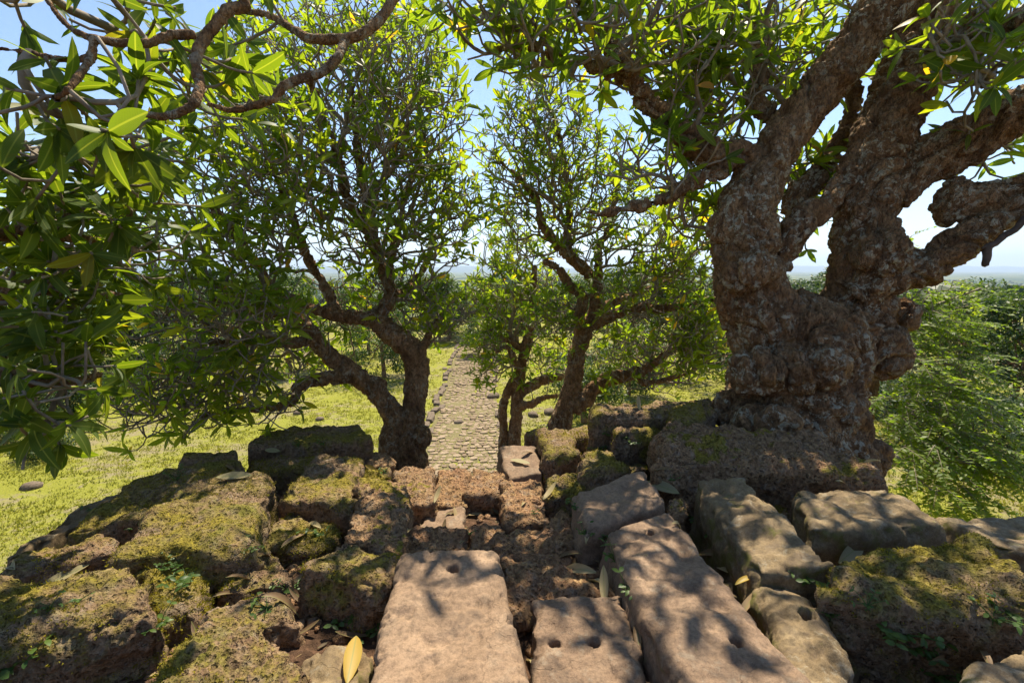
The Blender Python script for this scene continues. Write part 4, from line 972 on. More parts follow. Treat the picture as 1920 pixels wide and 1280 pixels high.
C_balls = [(PD(1405, 512, dC-0.4), 0.194, (1.1, 0.9, 1.0)), (PD(1655, 655, dC-0.05), 0.213, (1, 1, 1.2)), (PD(1650, 480, dC-0.2), 0.232, (1, 0.9, 1)), (PD(1420, 700, dC-0.45), 0.232, (1, 0.8, 0.8)), (PD(1520, 690, dC-0.5), 0.252, (1.2, 0.8, 0.75)),
           (PD(1440, 800, dC-0.5), 0.213, (1.2, 0.9, 0.7)), (PD(1560, 780, dC-0.45), 0.213, (1, 0.9, 0.8)),
           (PD(1370, 770, dC-0.1), 0.155, (1, 1, 1)), (PD(1600, 860, dC-0.1), 0.242, (1.1, 1, 1)), (PD(1730, 505, dC-0.2), 0.165, (1, 1, 1)), (PD(1790, 372, dC-0.1), 0.165, (0.8, 1, 1)), (PD(1345, 430, dC-0.1), 0.097, (0.8, 1, 1.6)), (PD(1690, 590, dC+0.1), 0.136, (0.8, 1, 1))]
C_t = blobs([(1110, 60, 4.4, 150, 110, 0.7, 34), (1250, 90, 4.9, 140, 120, 0.9, 75), (1380, 90, 5.2, 100, 130, 0.8, 60), (1250, 330, 4.6, 90, 60, 0.4, 14), (1500, 400, 5.7, 40, 50, 0.2, 8), (920, 45, 4.3, 100, 60, 0.4, 18), (1020, 120, 4.5, 80, 40, 0.3, 10), (1320, 200, 5.1, 110, 100, 0.7, 45), (960, 60, 4.2, 80, 60, 0.4, 14),
             (1480, 120, 5.5, 80, 120, 0.5, 36), (1530, 330, 5.6, 70, 60, 0.3, 16), (1830, 120, 4.0, 110, 120, 0.5, 34), (1860, 260, 4.8, 70, 50, 0.4, 10), (1810, 60, 5.1, 100, 110, 0.5, 24), (1620, 40, 5.6, 120, 120, 0.4, 22),
             (1330, -190, 4.3, 400, 110, 0.9, 46), (1700, -250, 4.3, 300, 150, 1.0, 26), (1290, 400, 5.3, 70, 60, 0.4, 16)], 14)
bigtree, bigO = frangipani('huge old frangipani with a bulging burled trunk at the right', [C_tr, C_1, C_2, C_3, C_4, C_5, C_7, C_8, C_9, C_10, C_11, C_12, C_13, C_14], C_balls, C_t, 0.016, 'leaf', 300, 24, mat_bark='bark', counts=(3, 6), keep=0.62, lump=0.05, lump_s=4.5, furrow=0.016, L=(0.19, 0.28), rt=0.0095)
# dead hanging branch of that tree
p1, r1 = catmull([PD(1985, 385, dC-0.5), PD(1930, 404, dC-0.5), PD(1906, 428, dC-0.5), PD(1882, 442, dC-0.5), PD(1868, 456, dC-0.5), PD(1852, 463, dC-0.5), PD(1850, 480, dC-0.5), PD(1847, 498, dC-0.5)], [0.04, 0.033, 0.028, 0.030, 0.026, 0.034, 0.031, 0.024], 0.03)
p2, r2 = catmull([PD(1852, 460, dC-0.5), PD(1842, 465, dC-0.5)], [0.022, 0.015], 0.02)
V, F = tube_arrays([(p1, r1), (p2, r2)], 8); V = V + 0.008*np.stack([noise(V*30), noise(V*30+9), noise(V*30+20)], 1)
link('dead_branch', mesh_np('dead_branch', V-bigO, F, M['deadwood']), bigtree)

# --- tree left of the eye whose limbs hang into the picture from above
B_tr = limb([W3(-4.0, 1.6, -2.9, 0.30), W3(-3.9, 1.6, -1.2, 0.24), W3(-3.7, 1.7, 0.2, 0.20), W3(-3.3, 1.7, 1.5, 0.17), W3(-2.4, 1.7, 2.5, 0.13), W3(-1.4, 1.9, 2.9, 0.10), W3(-0.8, 2.15, 2.2, 0.07)], 0.1, 0.75)
B_1 = limb([W3(-0.8, 2.15, 2.2, 0.06), (745, -60, 2.9, 0.0346), (735, 0, 2.8, 0.0302), (712, 38, 2.75, 0.0288), (672, 68, 2.7, 0.0274), (625, 74, 2.7, 0.0266), (580, 72, 2.7, 0.0259), (545, 52, 2.8, 0.0216), (500, 28, 2.9, 0.0187), (440, 20, 3.0, 0.0144)], 0.06, 0.5)
B_2 = limb([(648, 73, 2.7, 0.0255), (635, 105, 2.6, 0.0248), (600, 138, 2.5, 0.0240), (560, 148, 2.45, 0.0240), (530, 162, 2.4, 0.0225), (515, 185, 2.4, 0.0203), (480, 198, 2.4, 0.0180), (430, 208, 2.35, 0.0150), (390, 195, 2.3, 0.0120)], 0.06, 0.3)
B_3 = limb([W3(-2.4, 1.7, 2.5, 0.09), W3(-1.9, 2.0, 1.7, 0.045), (450, -20, 2.2, 0.0270), (425, 20, 2.15, 0.0252), (385, 70, 2.1, 0.0240), (365, 115, 2.05, 0.0216), (376, 160, 2.0, 0.0192), (365, 195, 1.95, 0.0180), (310, 220, 1.9, 0.0156), (255, 212, 1.85, 0.0120)], 0.06, 0.75)
B_4 = limb([(365, 65, 2.1, 0.0197), (320, 66, 2.05, 0.0186), (270, 84, 2.0, 0.0174), (215, 80, 1.95, 0.0168), (175, 73, 1.9, 0.0162), (172, 105, 1.9, 0.0151), (150, 140, 1.85, 0.0145), (128, 168, 1.8, 0.0133), (105, 185, 1.8, 0.0116)], 0.06, 0.85)
B_5 = limb([(172, 110, 1.9, 0.0140), (140, 114, 1.9, 0.0119), (95, 108, 1.95, 0.0105), (40, 96, 2.0, 0.0084), (-30, 90, 2.0, 0.0070)], 0.06, 0.6)
B_6 = limb([(175, 73, 1.9, 0.0140), (135, 56, 1.95, 0.0105), (95, 10, 2.0, 0.0098), (70, -40, 2.1, 0.0084)], 0.06, 0.6)
B_7 = limb([W3(-3.8, 1.65, -0.4, 0.14), W3(-3.3, 2.0, -0.3, 0.10), (-60, 560, 2.9, 0.075), (60, 540, 3.0, 0.055), (150, 540, 3.2, 0.04), (240, 560, 3.4, 0.025)], 0.08, 0.4)
B_8 = limb([W3(-3.7, 1.7, 0.2, 0.12), W3(-3.2, 2.0, 0.35, 0.09), (-40, 430, 2.8, 0.06), (80, 440, 3.0, 0.045), (170, 450, 3.2, 0.03), (260, 470, 3.3, 0.02)], 0.08, 0.4)
B_9 = limb([W3(-3.9, 1.6, -0.9, 0.12), W3(-3.3, 1.9, -0.75, 0.085), (-40, 700, 2.6, 0.055), (60, 715, 2.7, 0.04), (150, 715, 2.8, 0.028), (190, 700, 2.9, 0.018)], 0.08, 0.4)
B_10 = limb([W3(-3.5, 1.7, 1.0, 0.12), W3(-3.0, 2.1, 1.1, 0.085), (-20, 300, 2.9, 0.05), (110, 290, 3.1, 0.035), (220, 300, 3.3, 0.02)], 0.08, 0.4)
B_t = blobs([(90, 170, 1.9, 60, 60, 0.2, 5), (240, 215, 1.95, 50, 50, 0.2, 5), (50, 30, 2.2, 50, 60, 0.2, 3), (240, 40, 2.3, 70, 60, 0.3, 8), (330, 130, 2.7, 90, 80, 0.4, 8), (60, 330, 2.8, 90, 90, 0.5, 22), (200, 350, 3.2, 110, 80, 0.5, 24),
             (100, 470, 3.0, 120, 80, 0.5, 34), (90, 580, 3.0, 120, 70, 0.5, 34), (90, 690, 2.8, 110, 70, 0.4, 26), (90, 790, 2.7, 60, 50, 0.3, 9), (250, 480, 3.7, 90, 80, 0.4, 20), (150, 270, 2.4, 120, 50, 0.4, 10), (-80, 450, 2.8, 100, 250, 0.6, 6), (420, 60, 2.9, 90, 80, 0.4, 3), (560, -60, 2.8, 200, 80, 0.5, 3)], 15)
frangipani('frangipani branches with big glossy leaves hanging in from the upper left', [B_tr, B_1, B_2, B_3, B_4, B_5, B_6, B_7, B_8, B_9, B_10], [], B_t, 0.0095, 'leaf', 300, 25, mat_leaf='leaf_near', counts=(4, 8), keep=0.82, lump=0.003, lump_s=11.0, furrow=0.003, fork=(1, 2), tip_len=(0.14, 0.28), L=(0.12, 0.27), rt=0.0075, droop=0.6, bf=0.3, upb=0.3, wood_name='limbs')

# ------------------------------------------------------------------ feathery tree on the lawn at the right
def feathery():
    H_tr = limb([W3(7.0, 8.6, -9.7, 0.26), W3(6.9, 8.5, -7.0, 0.20), W3(6.8, 8.4, -4.5, 0.17), W3(6.7, 8.3, -2.5, 0.13), W3(6.8, 8.3, -0.8, 0.09), W3(6.9, 8.4, 0.2, 0.05)], 0.15, 0.5)
    lims = [H_tr]
    for spec in ([(1660, 880, 8.6, 0.05), (1700, 860, 8.0, 0.035), (1760, 855, 7.2, 0.022), (1820, 870, 6.8, 0.012)], [(1665, 800, 8.8, 0.06), (1720, 770, 8.2, 0.04), (1800, 770, 7.6, 0.025), (1880, 800, 7.2, 0.012)],
                 [(1670, 700, 8.9, 0.06), (1740, 680, 8.4, 0.04), (1830, 690, 8.0, 0.02)], [(1690, 600, 8.9, 0.05), (1760, 570, 8.6, 0.03), (1840, 540, 8.4, 0.015)], [(1690, 620, 8.9, 0.05), (1710, 560, 8.8, 0.03), (1760, 520, 8.8, 0.015)], [(1670, 840, 8.7, 0.05), (1720, 900, 7.4, 0.03), (1770, 930, 6.8, 0.012)]):
        lims.append(limb(spec, 0.12, 0.1))
    base = np.array([7.0, 8.6, gz(7.0, 8.6)])
    root = tag(link('feathery_tree', None, None, base), 'light green feathery tree with drooping sprays behind the big trunk', 'tree')
    T = blobs([(1745, 580, 8.6, 95, 60, 0.8, 80), (1760, 680, 8.2, 110, 55, 0.9, 85), (1770, 770, 7.8, 130, 55, 0.8, 95), (1760, 850, 7.3, 110, 50, 0.6, 75), (1770, 915, 6.9, 55, 30, 0.3, 22), (1850, 860, 7.2, 60, 30, 0.4, 24), (1690, 470, 8.8, 40, 30, 0.3, 10), (1690, 620, 8.6, 60, 120, 0.6, 30)], 31)
    sk = grow(lims, T, bf=0.15, step=0.14, seed=31, fork=(1, 1), tip_len=(0.1, 0.2), upb=0.05)
    sk['par'][:] = sk['par']
    link('trunk', wood_mesh('trunk', [(H_tr[0], H_tr[1])], [], 0.03, M['bark_small'], 0.02, 6, 0.008, base, smooth=2), root)
    g = np.random.default_rng(32)
    paths = [(p, r) for p, r, a in lims[1:]] + skeleton_paths(sk, 0.005, 2.3, 0.04)
    LT = []; LX = []; LY = []; LZ = []; LL = []; rn = []
    ax = np.array([6.8, 8.4, 0])
    for tp, td in sk['tips']:
        d0 = tp-ax; d0[2] = 0
        for q in range(2):
            d = norm(norm(d0)*0.9+0.55*g.normal(size=3)*np.array([1, 1, 0.35])+np.array([0, 0, -0.12])); L = g.uniform(0.35, 0.75); n = int(L/0.045)
            pts = [tp+d*L*k/n+np.array([0, 0, -0.22*(k/n)**2*L]) for k in range(n+1)]
            paths.append((np.array(pts)[::3] if n > 4 else np.array(pts), np.linspace(0.005, 0.002, len(pts[::3] if n > 4 else pts))))
            sd = norm(np.cross(d, np.array([0, 0, 1.0]))); upn = norm(np.cross(sd, d)); b = g.random()*0.5
            for k in range(1, n+1):
                for sg in (-1, 1):
                    if g.random() < 0.12: continue
                    ld = norm(d*0.55+sd*sg+0.22*g.normal(size=3)); z = norm(upn+0.35*g.normal(size=3)); z = norm(z-ld*(z@ld))
                    LT.append(pts[k]); LY.append(ld); LZ.append(z); LX.append(np.cross(ld, z)); LL.append(g.uniform(0.065, 0.11)); rn.append(min(1, b+0.5*g.random()))
    V, F = tube_arrays(paths, 4); o = link('branches', mesh_np('branches', V-base, F, M['twig']), root); o['kind'] = 'stuff'
    tm = [leaf_template(2, 0.1, 0.1, 0.0, 0.24), leaf_template(2, 0.25, 0.1, 0.1, 0.22)]
    o = link('foliage', joined_leaves('foliage', np.array(LT), np.array(LX), np.array(LY), np.array(LZ), np.array(LL), np.array(rn), tm, M['leaf_fine'], base), root); o['kind'] = 'stuff'
    print('feathery leaves', len(LT))
feathery()

# ------------------------------------------------------------------ woodland and single trees round the lawn
def wood_tree_meshes(seed, h, rx, n, leaf, mat, trunk_r=0.2, low=0.25, clumps=26):
    g = np.random.default_rng(seed)
    paths = []; top = np.array([g.normal()*0.4, g.normal()*0.4, h*0.62])
    tr = catmull([np.array([0, 0, -0.4]), np.array([0.1, 0.05, h*0.25]), top], [trunk_r*1.3, trunk_r, trunk_r*0.55], 0.5); paths.append(tr)
    cs = []
    for k in range(clumps):
        a = g.uniform(0, 6.283); zz = g.uniform(low, 0.95); rr = rx*math.sqrt(max(0.05, 1-((zz-0.5)/0.55)**2))*g.uniform(0.45, 1.0)
        c = np.array([rr*math.cos(a), rr*math.sin(a), zz*h]); r = rx*g.uniform(0.24, 0.42)
        cs.append((c, r))
        b = tr[0][min(len(tr[0])-1, int(len(tr[0])*g.uniform(0.5, 1.0)))]
        paths.append((np.array([b, (b+c)/2+np.array([0, 0, -0.2]), c]), np.array([trunk_r*0.35, trunk_r*0.22, 0.02])))
    V, F = tube_arrays(paths, 6); tm = mesh_np('trunk', V, F, M['bark_small'])
    T = []; Z = []
    per = n//clumps
    for c, r in cs:
        q = g.normal(size=(per, 3)); q /= np.linalg.norm(q, axis=1, keepdims=True)
        rad = r*(0.45+0.6*g.random(per)**0.5); P = c+q*rad[:, None]*np.array([1.1, 1.1, 0.75])
        T.append(P); Z.append(q*0.7+np.array([0, 0, 0.8])+0.5*g.normal(size=(per, 3)))
    T = np.concatenate(T); Z = np.concatenate(Z); Z /= np.linalg.norm(Z, axis=1, keepdims=True)
    d = g.normal(size=T.shape); d -= Z*(d*Z).sum(1, keepdims=True); d /= np.linalg.norm(d, axis=1, keepdims=True); d[:, 2] -= 0.3; d /= np.linalg.norm(d, axis=1, keepdims=True)
    X = np.cross(d, Z); X /= np.maximum(np.linalg.norm(X, axis=1, keepdims=True), 1e-6)
    rn = np.clip(0.5+0.5*noise(T*0.9+seed)+0.25*g.normal(size=len(T)), 0, 1)
    fm = joined_leaves('crown', T, X, d, Z, leaf*g.uniform(0.6, 1.2, len(T)), rn, [leaf_template(2, 0.2, 0.2, 0, 0.26), leaf_template(2, 0.35, 0.1, 0.2, 0.22)], mat, (0, 0, 0))
    return tm, fm
M['leaf_dark'] = leaf_mat('dark_woodland_leaf', [(0.0, (0.016, 0.036, 0.012)), (0.6, (0.030, 0.056, 0.016)), (1.0, (0.065, 0.095, 0.020))], 0.34, (2.0, 2.0, 0.8), False, 0.5, 0.3)
WT = [wood_tree_meshes(41, 8.5, 3.2, 5200, 0.34, M['leaf_wood']), wood_tree_meshes(42, 9.5, 3.8, 5600, 0.36, M['leaf_dark'], 0.26), wood_tree_meshes(43, 7.0, 3.4, 5000, 0.3, M['leaf_wood'], 0.18, 0.12),
      wood_tree_meshes(44, 3.2, 2.6, 4200, 0.24, M['leaf_dark'], 0.09, 0.05), wood_tree_meshes(45, 2.2, 2.2, 3600, 0.2, M['leaf_wood'], 0.07, 0.05), wood_tree_meshes(46, 5.2, 2.6, 6500, 0.22, M['leaf_wood'], 0.2, 0.3, 34)]
def place_tree(kind, x, y, s, label, group, name='woodland_tree', dz=0.0, cat='tree'):
    tm, fm = WT[kind]
    root = tag(link(name, None, None, (x, y, gz(x, y)+dz)), label, cat, group); root.scale = (s, s, s*rng.uniform(0.92, 1.1)); root.rotation_euler = (0, 0, rng.uniform(0, 6.28))
    link('trunk', tm, root); c = link('crown', fm, root); c['kind'] = 'stuff'
ORD = "first second third fourth fifth sixth seventh eighth ninth tenth eleventh twelfth thirteenth fourteenth fifteenth sixteenth seventeenth eighteenth nineteenth twentieth twenty-first twenty-second twenty-third twenty-fourth".split()
g = np.random.default_rng(50)
for i in range(13):
    y = 17+i*4.6+g.normal(); place_tree(int(g.integers(0, 3)), -31-g.uniform(0, 8)-0.04*y, y, g.uniform(0.85, 1.15), ORD[i]+' woodland tree from the near end beyond the left side of the lawn', 'woodland trees left of the lawn')
for i in range(18):
    y = 12+i*3.2+g.normal(); place_tree((0, 2, 0, 2, 1)[i % 5], 27+g.uniform(0, 8)+0.05*y, y, g.uniform(0.85, 1.12), ORD[i]+' woodland tree from the near end beyond the right side of the lawn', 'woodland trees right of the lawn')
for i in range(12):
    y = 18+i*3.0+g.normal(); place_tree(int(g.integers(3, 5)), -28.5+g.normal()*1.0, y, g.uniform(0.8, 1.2), ORD[i]+' dense bush from the near end along the left edge of the lawn', 'bushes along the left lawn edge', 'bush', cat='bush')
for i in range(12):
    y = 17+i*3.2+g.normal(); place_tree(int(g.integers(3, 5)), 24.5+g.normal()*1.0, y, g.uniform(0.8, 1.2), ORD[i]+' dense bush from the near end along the right edge of the lawn', 'bushes along the right lawn edge', 'bush', cat='bush')
for i in range(24):
    x = -55+i*4.8+g.normal()*1.5
    if abs(x-CX(80)) < 3.0: continue
    place_tree(int(g.integers(0, 3)), x, 82+g.normal()*7, g.uniform(0.8, 1.12), ORD[i]+' tree from the left in the row closing the far end of the lawn', 'trees at the far end of the lawn')
place_tree(5, CX(50)+1.3, 50, 0.95, 'small round-crowned tree shading the far end of the causeway', 'trees by the causeway')
place_tree(5, CX(58)-5, 60, 1.1, 'bushy tree left of the far end of the causeway', 'trees by the causeway')
place_tree(5, CX(58)+5.5, 57, 1.1, 'bushy tree right of the far end of the causeway', 'trees by the causeway')
place_tree(5, CX(66)-1.2, 68, 1.3, 'taller bushy tree beyond the end of the causeway', 'trees by the causeway')
place_tree(5, CX(66)+3.6, 70, 1.4, 'tallest bushy tree beyond the end of the causeway', 'trees by the causeway')
place_tree(2, 9.0, 34, 0.8, 'leafy tree on the lawn behind the middle frangipani', 'trees on the lawn')
place_tree(5, 4.5, 27, 0.9, 'lower leafy tree on the lawn behind the middle frangipani, nearer the causeway', 'trees on the lawn')
for (k_, x_, y_, s_, l_) in ((2, -11.5, 40, 0.95, 'leafy tree on the lawn behind the left frangipani'), (0, 13, 43, 1.05, 'tall tree on the lawn right of the middle frangipani'), (2, 18, 37, 1.1, 'broad tree on the lawn left of the big trunk'), (0, 15, 58, 1.15, 'farther tall tree behind the broad one'),
                             (0, 7.5, 52, 1.0, 'tree standing a little right of the causeway, far back'), (2, -16, 50, 1.1, 'far tree seen through the left crown'), (0, -21, 42, 1.05, 'tree at the left of the far lawn seen through the crown'), (2, 22, 50, 1.15, 'broad tree near the far right corner of the lawn'), (0, -8.5, 62, 1.1, 'distant tree just left of the causeway end')):
    place_tree(k_, x_, y_, s_, l_, 'trees on the lawn')
p = PZ(95, 850, -9.5); place_tree(4, p[0], p[1], 0.62, 'low spreading shrub on the open lawn at left', None, 'shrub', cat='shrub')
p = PZ(8, 838, -9.5); place_tree(4, p[0], p[1], 0.5, 'small shrub on the lawn at the left picture edge', None, 'shrub', cat='shrub')

def far_woods():
    g = np.random.default_rng(61); T = []; Z = []
    n = 9000
    y = 110+2400*g.random(n)**2.0; x = y*g.uniform(-1.25, 1.25, n)
    keep = noise(np.stack([x*0.006, y*0.006, np.zeros(n)], 1)) > -0.05
    x, y = x[keep], y[keep]; z = ground_z(x, y, False)
    VV = []; FF = []; off = 0
    bm = bmesh.new(); bmesh.ops.create_icosphere(bm, subdivisions=2, radius=1.0); bv = np.array([v.co[:] for v in bm.verts]); bf = np.array([[w.index for w in f.verts] for f in bm.faces]); bm.free()
    shp = [bv*(1+0.45*fbm(bv*2.2+k*7, 2))[:, None] for k in range(6)]
    for i in range(len(x)):
        s = g.uniform(3, 6); v = shp[i % 6]*np.array([s, s, s*0.9])+np.array([x[i], y[i], z[i]+s*0.5]); VV.append(v); FF.append(bf+off); off += len(v)
    V = np.concatenate(VV)
    rn = np.clip(0.4+0.3*noise(V*0.4)+0.2*noise(V*0.02), 0, 1)
    tag(link('far_woodland', mesh_np('far_woodland', V, np.concatenate(FF), M['leaf_wood'], False, rnd=rn)), 'far-off dark green woods scattered over the plain', 'woodland', kind='stuff')
far_woods()

# ------------------------------------------------------------------ small plants in the crevices
def frame_on(nrm, ang):
    z = norm(np.asarray(nrm, float)); x = norm(np.cross(np.array([0, 1.0, 0]), z)); y = np.cross(z, x)
    c, s = math.cos(ang), math.sin(ang)
    return x*c+y*s, -x*s+y*c, z
LT_OV = [leaf_template(4, c, 0.2, t, w) for c, t, w in ((0.2, 0, 0.26), (0.35, 0.2, 0.22), (0.1, -0.2, 0.3))]
def sprout(u, v, size, label, fern=False, seed=0):
    g = np.random.default_rng(900+seed); p, nrm = hit(u, v)
    root = tag(link('fern' if fern else 'sprout', None, None, p), label, 'fern' if fern else 'plant', 'small plants in the crevices')
    paths = []; T = []; X = []; Yv = []; Zv = []; L = []; rn = []
    ns = int(g.integers(4, 7))
    for k in range(ns):
        a = g.uniform(0, 6.283); d = norm(np.array([math.cos(a)*0.8, math.sin(a)*0.8-0.25, g.uniform(0.35, 1.0)])); h = size*g.uniform(0.5, 1.0)
        st = [np.zeros(3)-d*0.02, d*h*0.5, d*h+np.array([d[0], d[1], -0.4])*h*0.25]; P, R = catmull(st, [0.0022, 0.0018, 0.0012], 0.02); paths.append((P, R))
        m = len(P)
        idx = range(1, m) if fern else range(max(1, m//3), m, 2)
        for i in idx:
            for sg in (-1, 1):
                t = norm(P[min(i+1, m-1)]-P[i-1]); sd = norm(np.cross(t, np.array([0, 0, 1.0])))*sg
                ld = norm(sd+0.35*t+0.2*g.normal(size=3)); z = np.array([0, -0.25, 1.0])+0.3*g.normal(size=3); z = norm(z-ld*(z@ld))
                T.append(P[i]); Yv.append(ld); Zv.append(z); X.append(np.cross(ld, z)); L.append(size*(0.16 if fern else 0.30)*g.uniform(0.7, 1.2)); rn.append(g.random())
    V, F = tube_arrays(paths, 4); link('stem', mesh_np('stem', V, F, M['sprout'], True, rnd=np.full(len(V), 0.3)), root)
    lm = joined_leaves('leaves', np.array(T), np.array(X), np.array(Yv), np.array(Zv), np.array(L), np.array(rn), LT_OV, M['sprout'], (0, 0, 0))
    o = link('leaves', lm, root); o['kind'] = 'stuff'
SPROUTS = [(640, 1168, .11, 'leafy green sprout at the lower right foot of the square laterite block', 0), (690, 1186, .10, 'upright green sprout against the left side of the broad slab', 0), (548, 1108, .12, 'clump of small leaves at the left corner of the square laterite block', 1),
 (350, 1088, .13, 'bright sprout in the gap below the large yellow-mossed block', 0), (300, 1172, .11, 'sprout at the right edge of the massive corner block', 0), (468, 1028, .10, 'pale maidenhair fern on the end of the large yellow-mossed block', 1),
 (245, 992, .09, 'small fern between the long mossy block and the yellow-mossed one', 1), (600, 1000, .11, 'dark leaved sprout under the front of the yellow-topped block', 0), (340, 1060, .12, 'fern growing at the foot of the yellow-mossed block, left part', 1),
 (1152, 1050, .12, 'creeping green weed along the left side of the long slanting slab', 0), (1172, 1098, .11, 'trailing weed lower down the side of the long slanting slab', 0), (1134, 1005, .08, 'bright weed at the upper left corner of the long slanting slab', 0),
 (1295, 968, .12, 'dark green sprout between the leaning slab and the long slab', 0), (1325, 1003, .09, 'little sprout lower in the gap beside the leaning slab', 0), (1508, 1090, .10, 'broad leaved seedling at the top of the narrow sandstone piece', 0),
 (1626, 1136, .07, 'tiny three leaved seedling on the face of the huge right block', 0), (1553, 1152, .05, 'tiny clover-like seedling left of the huge right block', 0), (1682, 1192, .14, 'creeping vine on the lower face of the huge right block', 0),
 (1742, 1225, .13, 'green vine leaves at the foot of the huge right block', 0), (1755, 1268, .12, 'vine leaves at the bottom edge below the huge right block', 0), (1862, 1162, .11, 'sprout at the right foot of the huge right block', 0), (1895, 1150, .10, 'sprout near the right picture edge', 0),
 (1080, 952, .09, 'weed at the left corner of the squat chisel-pocked block', 0), (1096, 1000, .08, 'weed beside the curled leaf on the eroded stair block', 0), (1122, 842, .10, 'leafy weed between upright and leaning laterite blocks', 0), (722, 884, .10, 'bright sprout below the left trunk', 0),
 (1000, 962, .06, 'tiny yellow-green weed on the low stair block', 0), (20, 1254, .14, 'weed in the lower left picture corner', 0), (560, 835, .09, 'small weed on the front of the long flat block', 0), (605, 832, .09, 'second small weed on the front of the long flat block, further right', 0),
 (170, 955, .08, 'weed on the outer slab at the left edge of the terrace', 0), (330, 900, .13, 'ferny weeds on top of the long mossy edge block', 1), (292, 882, .14, 'weeds hanging over the left edge of the terrace', 1), (1185, 832, .11, 'sprout left of the rounded laterite block', 0),
 (1260, 900, .08, 'weed under the long boulder near its left end', 0), (1140, 815, .10, 'sprout behind the leaning laterite block', 0), (880, 1000, .05, 'tiny weed below the tall stair block', 0), (500, 1140, .09, 'weed on the low mossy block in the left gap', 0), (95, 1140, .07, 'little weed on top of the massive corner block', 0), (150, 1125, .06, 'second little weed on the massive corner block, nearer its middle', 0)]
for k, (u, v, s, lab, f) in enumerate(SPROUTS): sprout(u, v, s, lab, bool(f), k)

# ------------------------------------------------------------------ fallen leaves
DT = [leaf_template(9, c, f, tw, w) for c, f, tw, w in ((0.12, 0.35, 0.25, 0.15), (0.4, 0.6, 0.5, 0.12), (0.75, 0.9, -0.6, 0.10), (-0.35, 0.5, 0.4, 0.13), (0.05, 0.15, -0.1, 0.165), (1.1, 1.1, 0.9, 0.07))]
FALLEN = [(440, 896, 'grey', .25, 185, 4, 'pale grey dry leaf lying on the large yellow-mossed block'), (432, 880, 'brown', .2, 20, 1, 'curled brown leaf behind the pale grey one on the left block'), (512, 846, 'grey', .17, 175, 4, 'pale leaf on the dark block under the long flat one'),
 (122, 1084, 'grey', .24, 40, 0, 'greyish dry leaf lying on the narrow ledge at far left'), (22, 1062, 'grey', .2, 150, 1, 'dull leaf at the left picture edge'), (518, 965, 'brown', .2, 60, 2, 'rolled brown leaf against the yellow-topped block'), (532, 925, 'brown', .16, 120, 1, 'dry brown leaf left of the yellow-topped block'),
 (658, 1238, 'yellow', .22, 100, 0, 'large yellow leaf standing at the bottom edge beside the broad slab'), (772, 985, 'tan', .24, 80, 5, 'thin curled tan leaf along the pocked step'), (872, 1010, 'tan', .18, 60, 5, 'narrow curled leaf between pocked step and tall stair block'), (818, 935, 'tan', .15, 85, 3, 'small tan leaf on the pale tread'),
 (985, 938, 'tan', .22, 70, 5, 'curled tan leaf on the block right of the tall stair block'), (1032, 932, 'tan', .2, 50, 3, 'pale leaf propped on the small shaded block'), (975, 868, 'grey', .2, 160, 4, 'greenish leaf lying on the sandstone tread'), (990, 850, 'brown', .16, 30, 1, 'brown leaf behind the greenish one on the sandstone tread'),
 (1102, 1002, 'tan', .24, 75, 5, 'looped dry leaf stalk by the squat block'), (1082, 1052, 'brown', .2, 15, 2, 'dark rolled leaf on the eroded stair block'), (1085, 1068, 'tan', .2, 150, 1, 'tan leaf in the litter above the two-hole slab'), (1112, 1088, 'tan', .2, 120, 2, 'crumpled tan leaf beside the long slanting slab'), (1132, 1108, 'tan', .17, 80, 3, 'bright tan leaf tip at the corner of the two-hole slab'),
 (1060, 1040, 'brown', .2, 170, 2, 'brown twisted leaf under the eroded stair block'), (1242, 915, 'grey', .26, 130, 0, 'long olive leaf leaning below the long boulder'), (1332, 1040, 'brown', .2, 125, 1, 'brown leaf in the gap right of the long slanting slab'), (1352, 1064, 'tan', .16, 110, 2, 'small tan leaf lower in that gap beside the long slab'), (1400, 1088, 'yellow', .13, 10, 1, 'bright yellow leaf above the narrow sandstone piece'),
 (1592, 1035, 'grey', .24, 35, 0, 'large olive leaf standing between dark slab and huge right block'), (1575, 906, 'tan', .1, 10, 1, 'small tan leaf on the dark sandstone block'), (1618, 868, 'tan', .2, 140, 5, 'pale leaf stalk on the end of the long boulder'), (1782, 1232, 'brown', .22, 5, 5, 'thin brown curl at the foot of the huge right block'), (1838, 1218, 'brown', .18, 60, 2, 'rolled brown leaf at the lower right'),
 (1194, 762, 'tan', .16, 95, 3, 'pale leaf standing on the long flat topped block'), (697, 880, 'yellow', .17, 170, 0, 'yellowish leaf on the low block by the left trunk'), (476, 1082, 'brown', .26, 35, 5, 'brown strip of leaf in the left gap'), (505, 1040, 'brown', .24, 70, 5, 'long rolled brown leaf in the left gap, higher up'), (530, 1126, 'brown', .18, 20, 2, 'crumpled brown leaf left of the square block'),
 (985, 1190, 'brown', .18, 80, 5, 'brown leaf wedged between broad slab and two-hole slab'), (990, 1236, 'tan', .16, 95, 5, 'dry leaf shred at the bottom between the two slabs'), (1196, 1185, 'brown', .16, 75, 2, 'brown leaf in the gap right of the two-hole slab'), (556, 1010, 'brown', .2, 60, 1, 'brown leaf at the bottom of the left gap'), (440, 1108, 'brown', .2, 45, 5, 'thin brown leaf near the dark pitted boulder'),
 (1270, 985, 'tan', .12, 30, 2, 'small dry leaf by the rough laterite knob'), (1240, 880, 'brown', .15, 160, 2, 'brown leaf in the hollow under the long boulder'), (590, 985, 'tan', .14, 150, 1, 'small tan leaf below the yellow-topped block'), (1120, 1062, 'tan', .22, 95, 5, 'long dry stalk lying across the litter')]
DM = {(k, m): mesh_np('fallen_leaf', DT[k][0]-np.array([0, 0.5, 0]), DT[k][1], M['dead_'+m], True, DT[k][2], np.full(len(DT[k][0]), 0.5)) for k in range(6) for m in ('tan', 'brown', 'yellow', 'grey')}
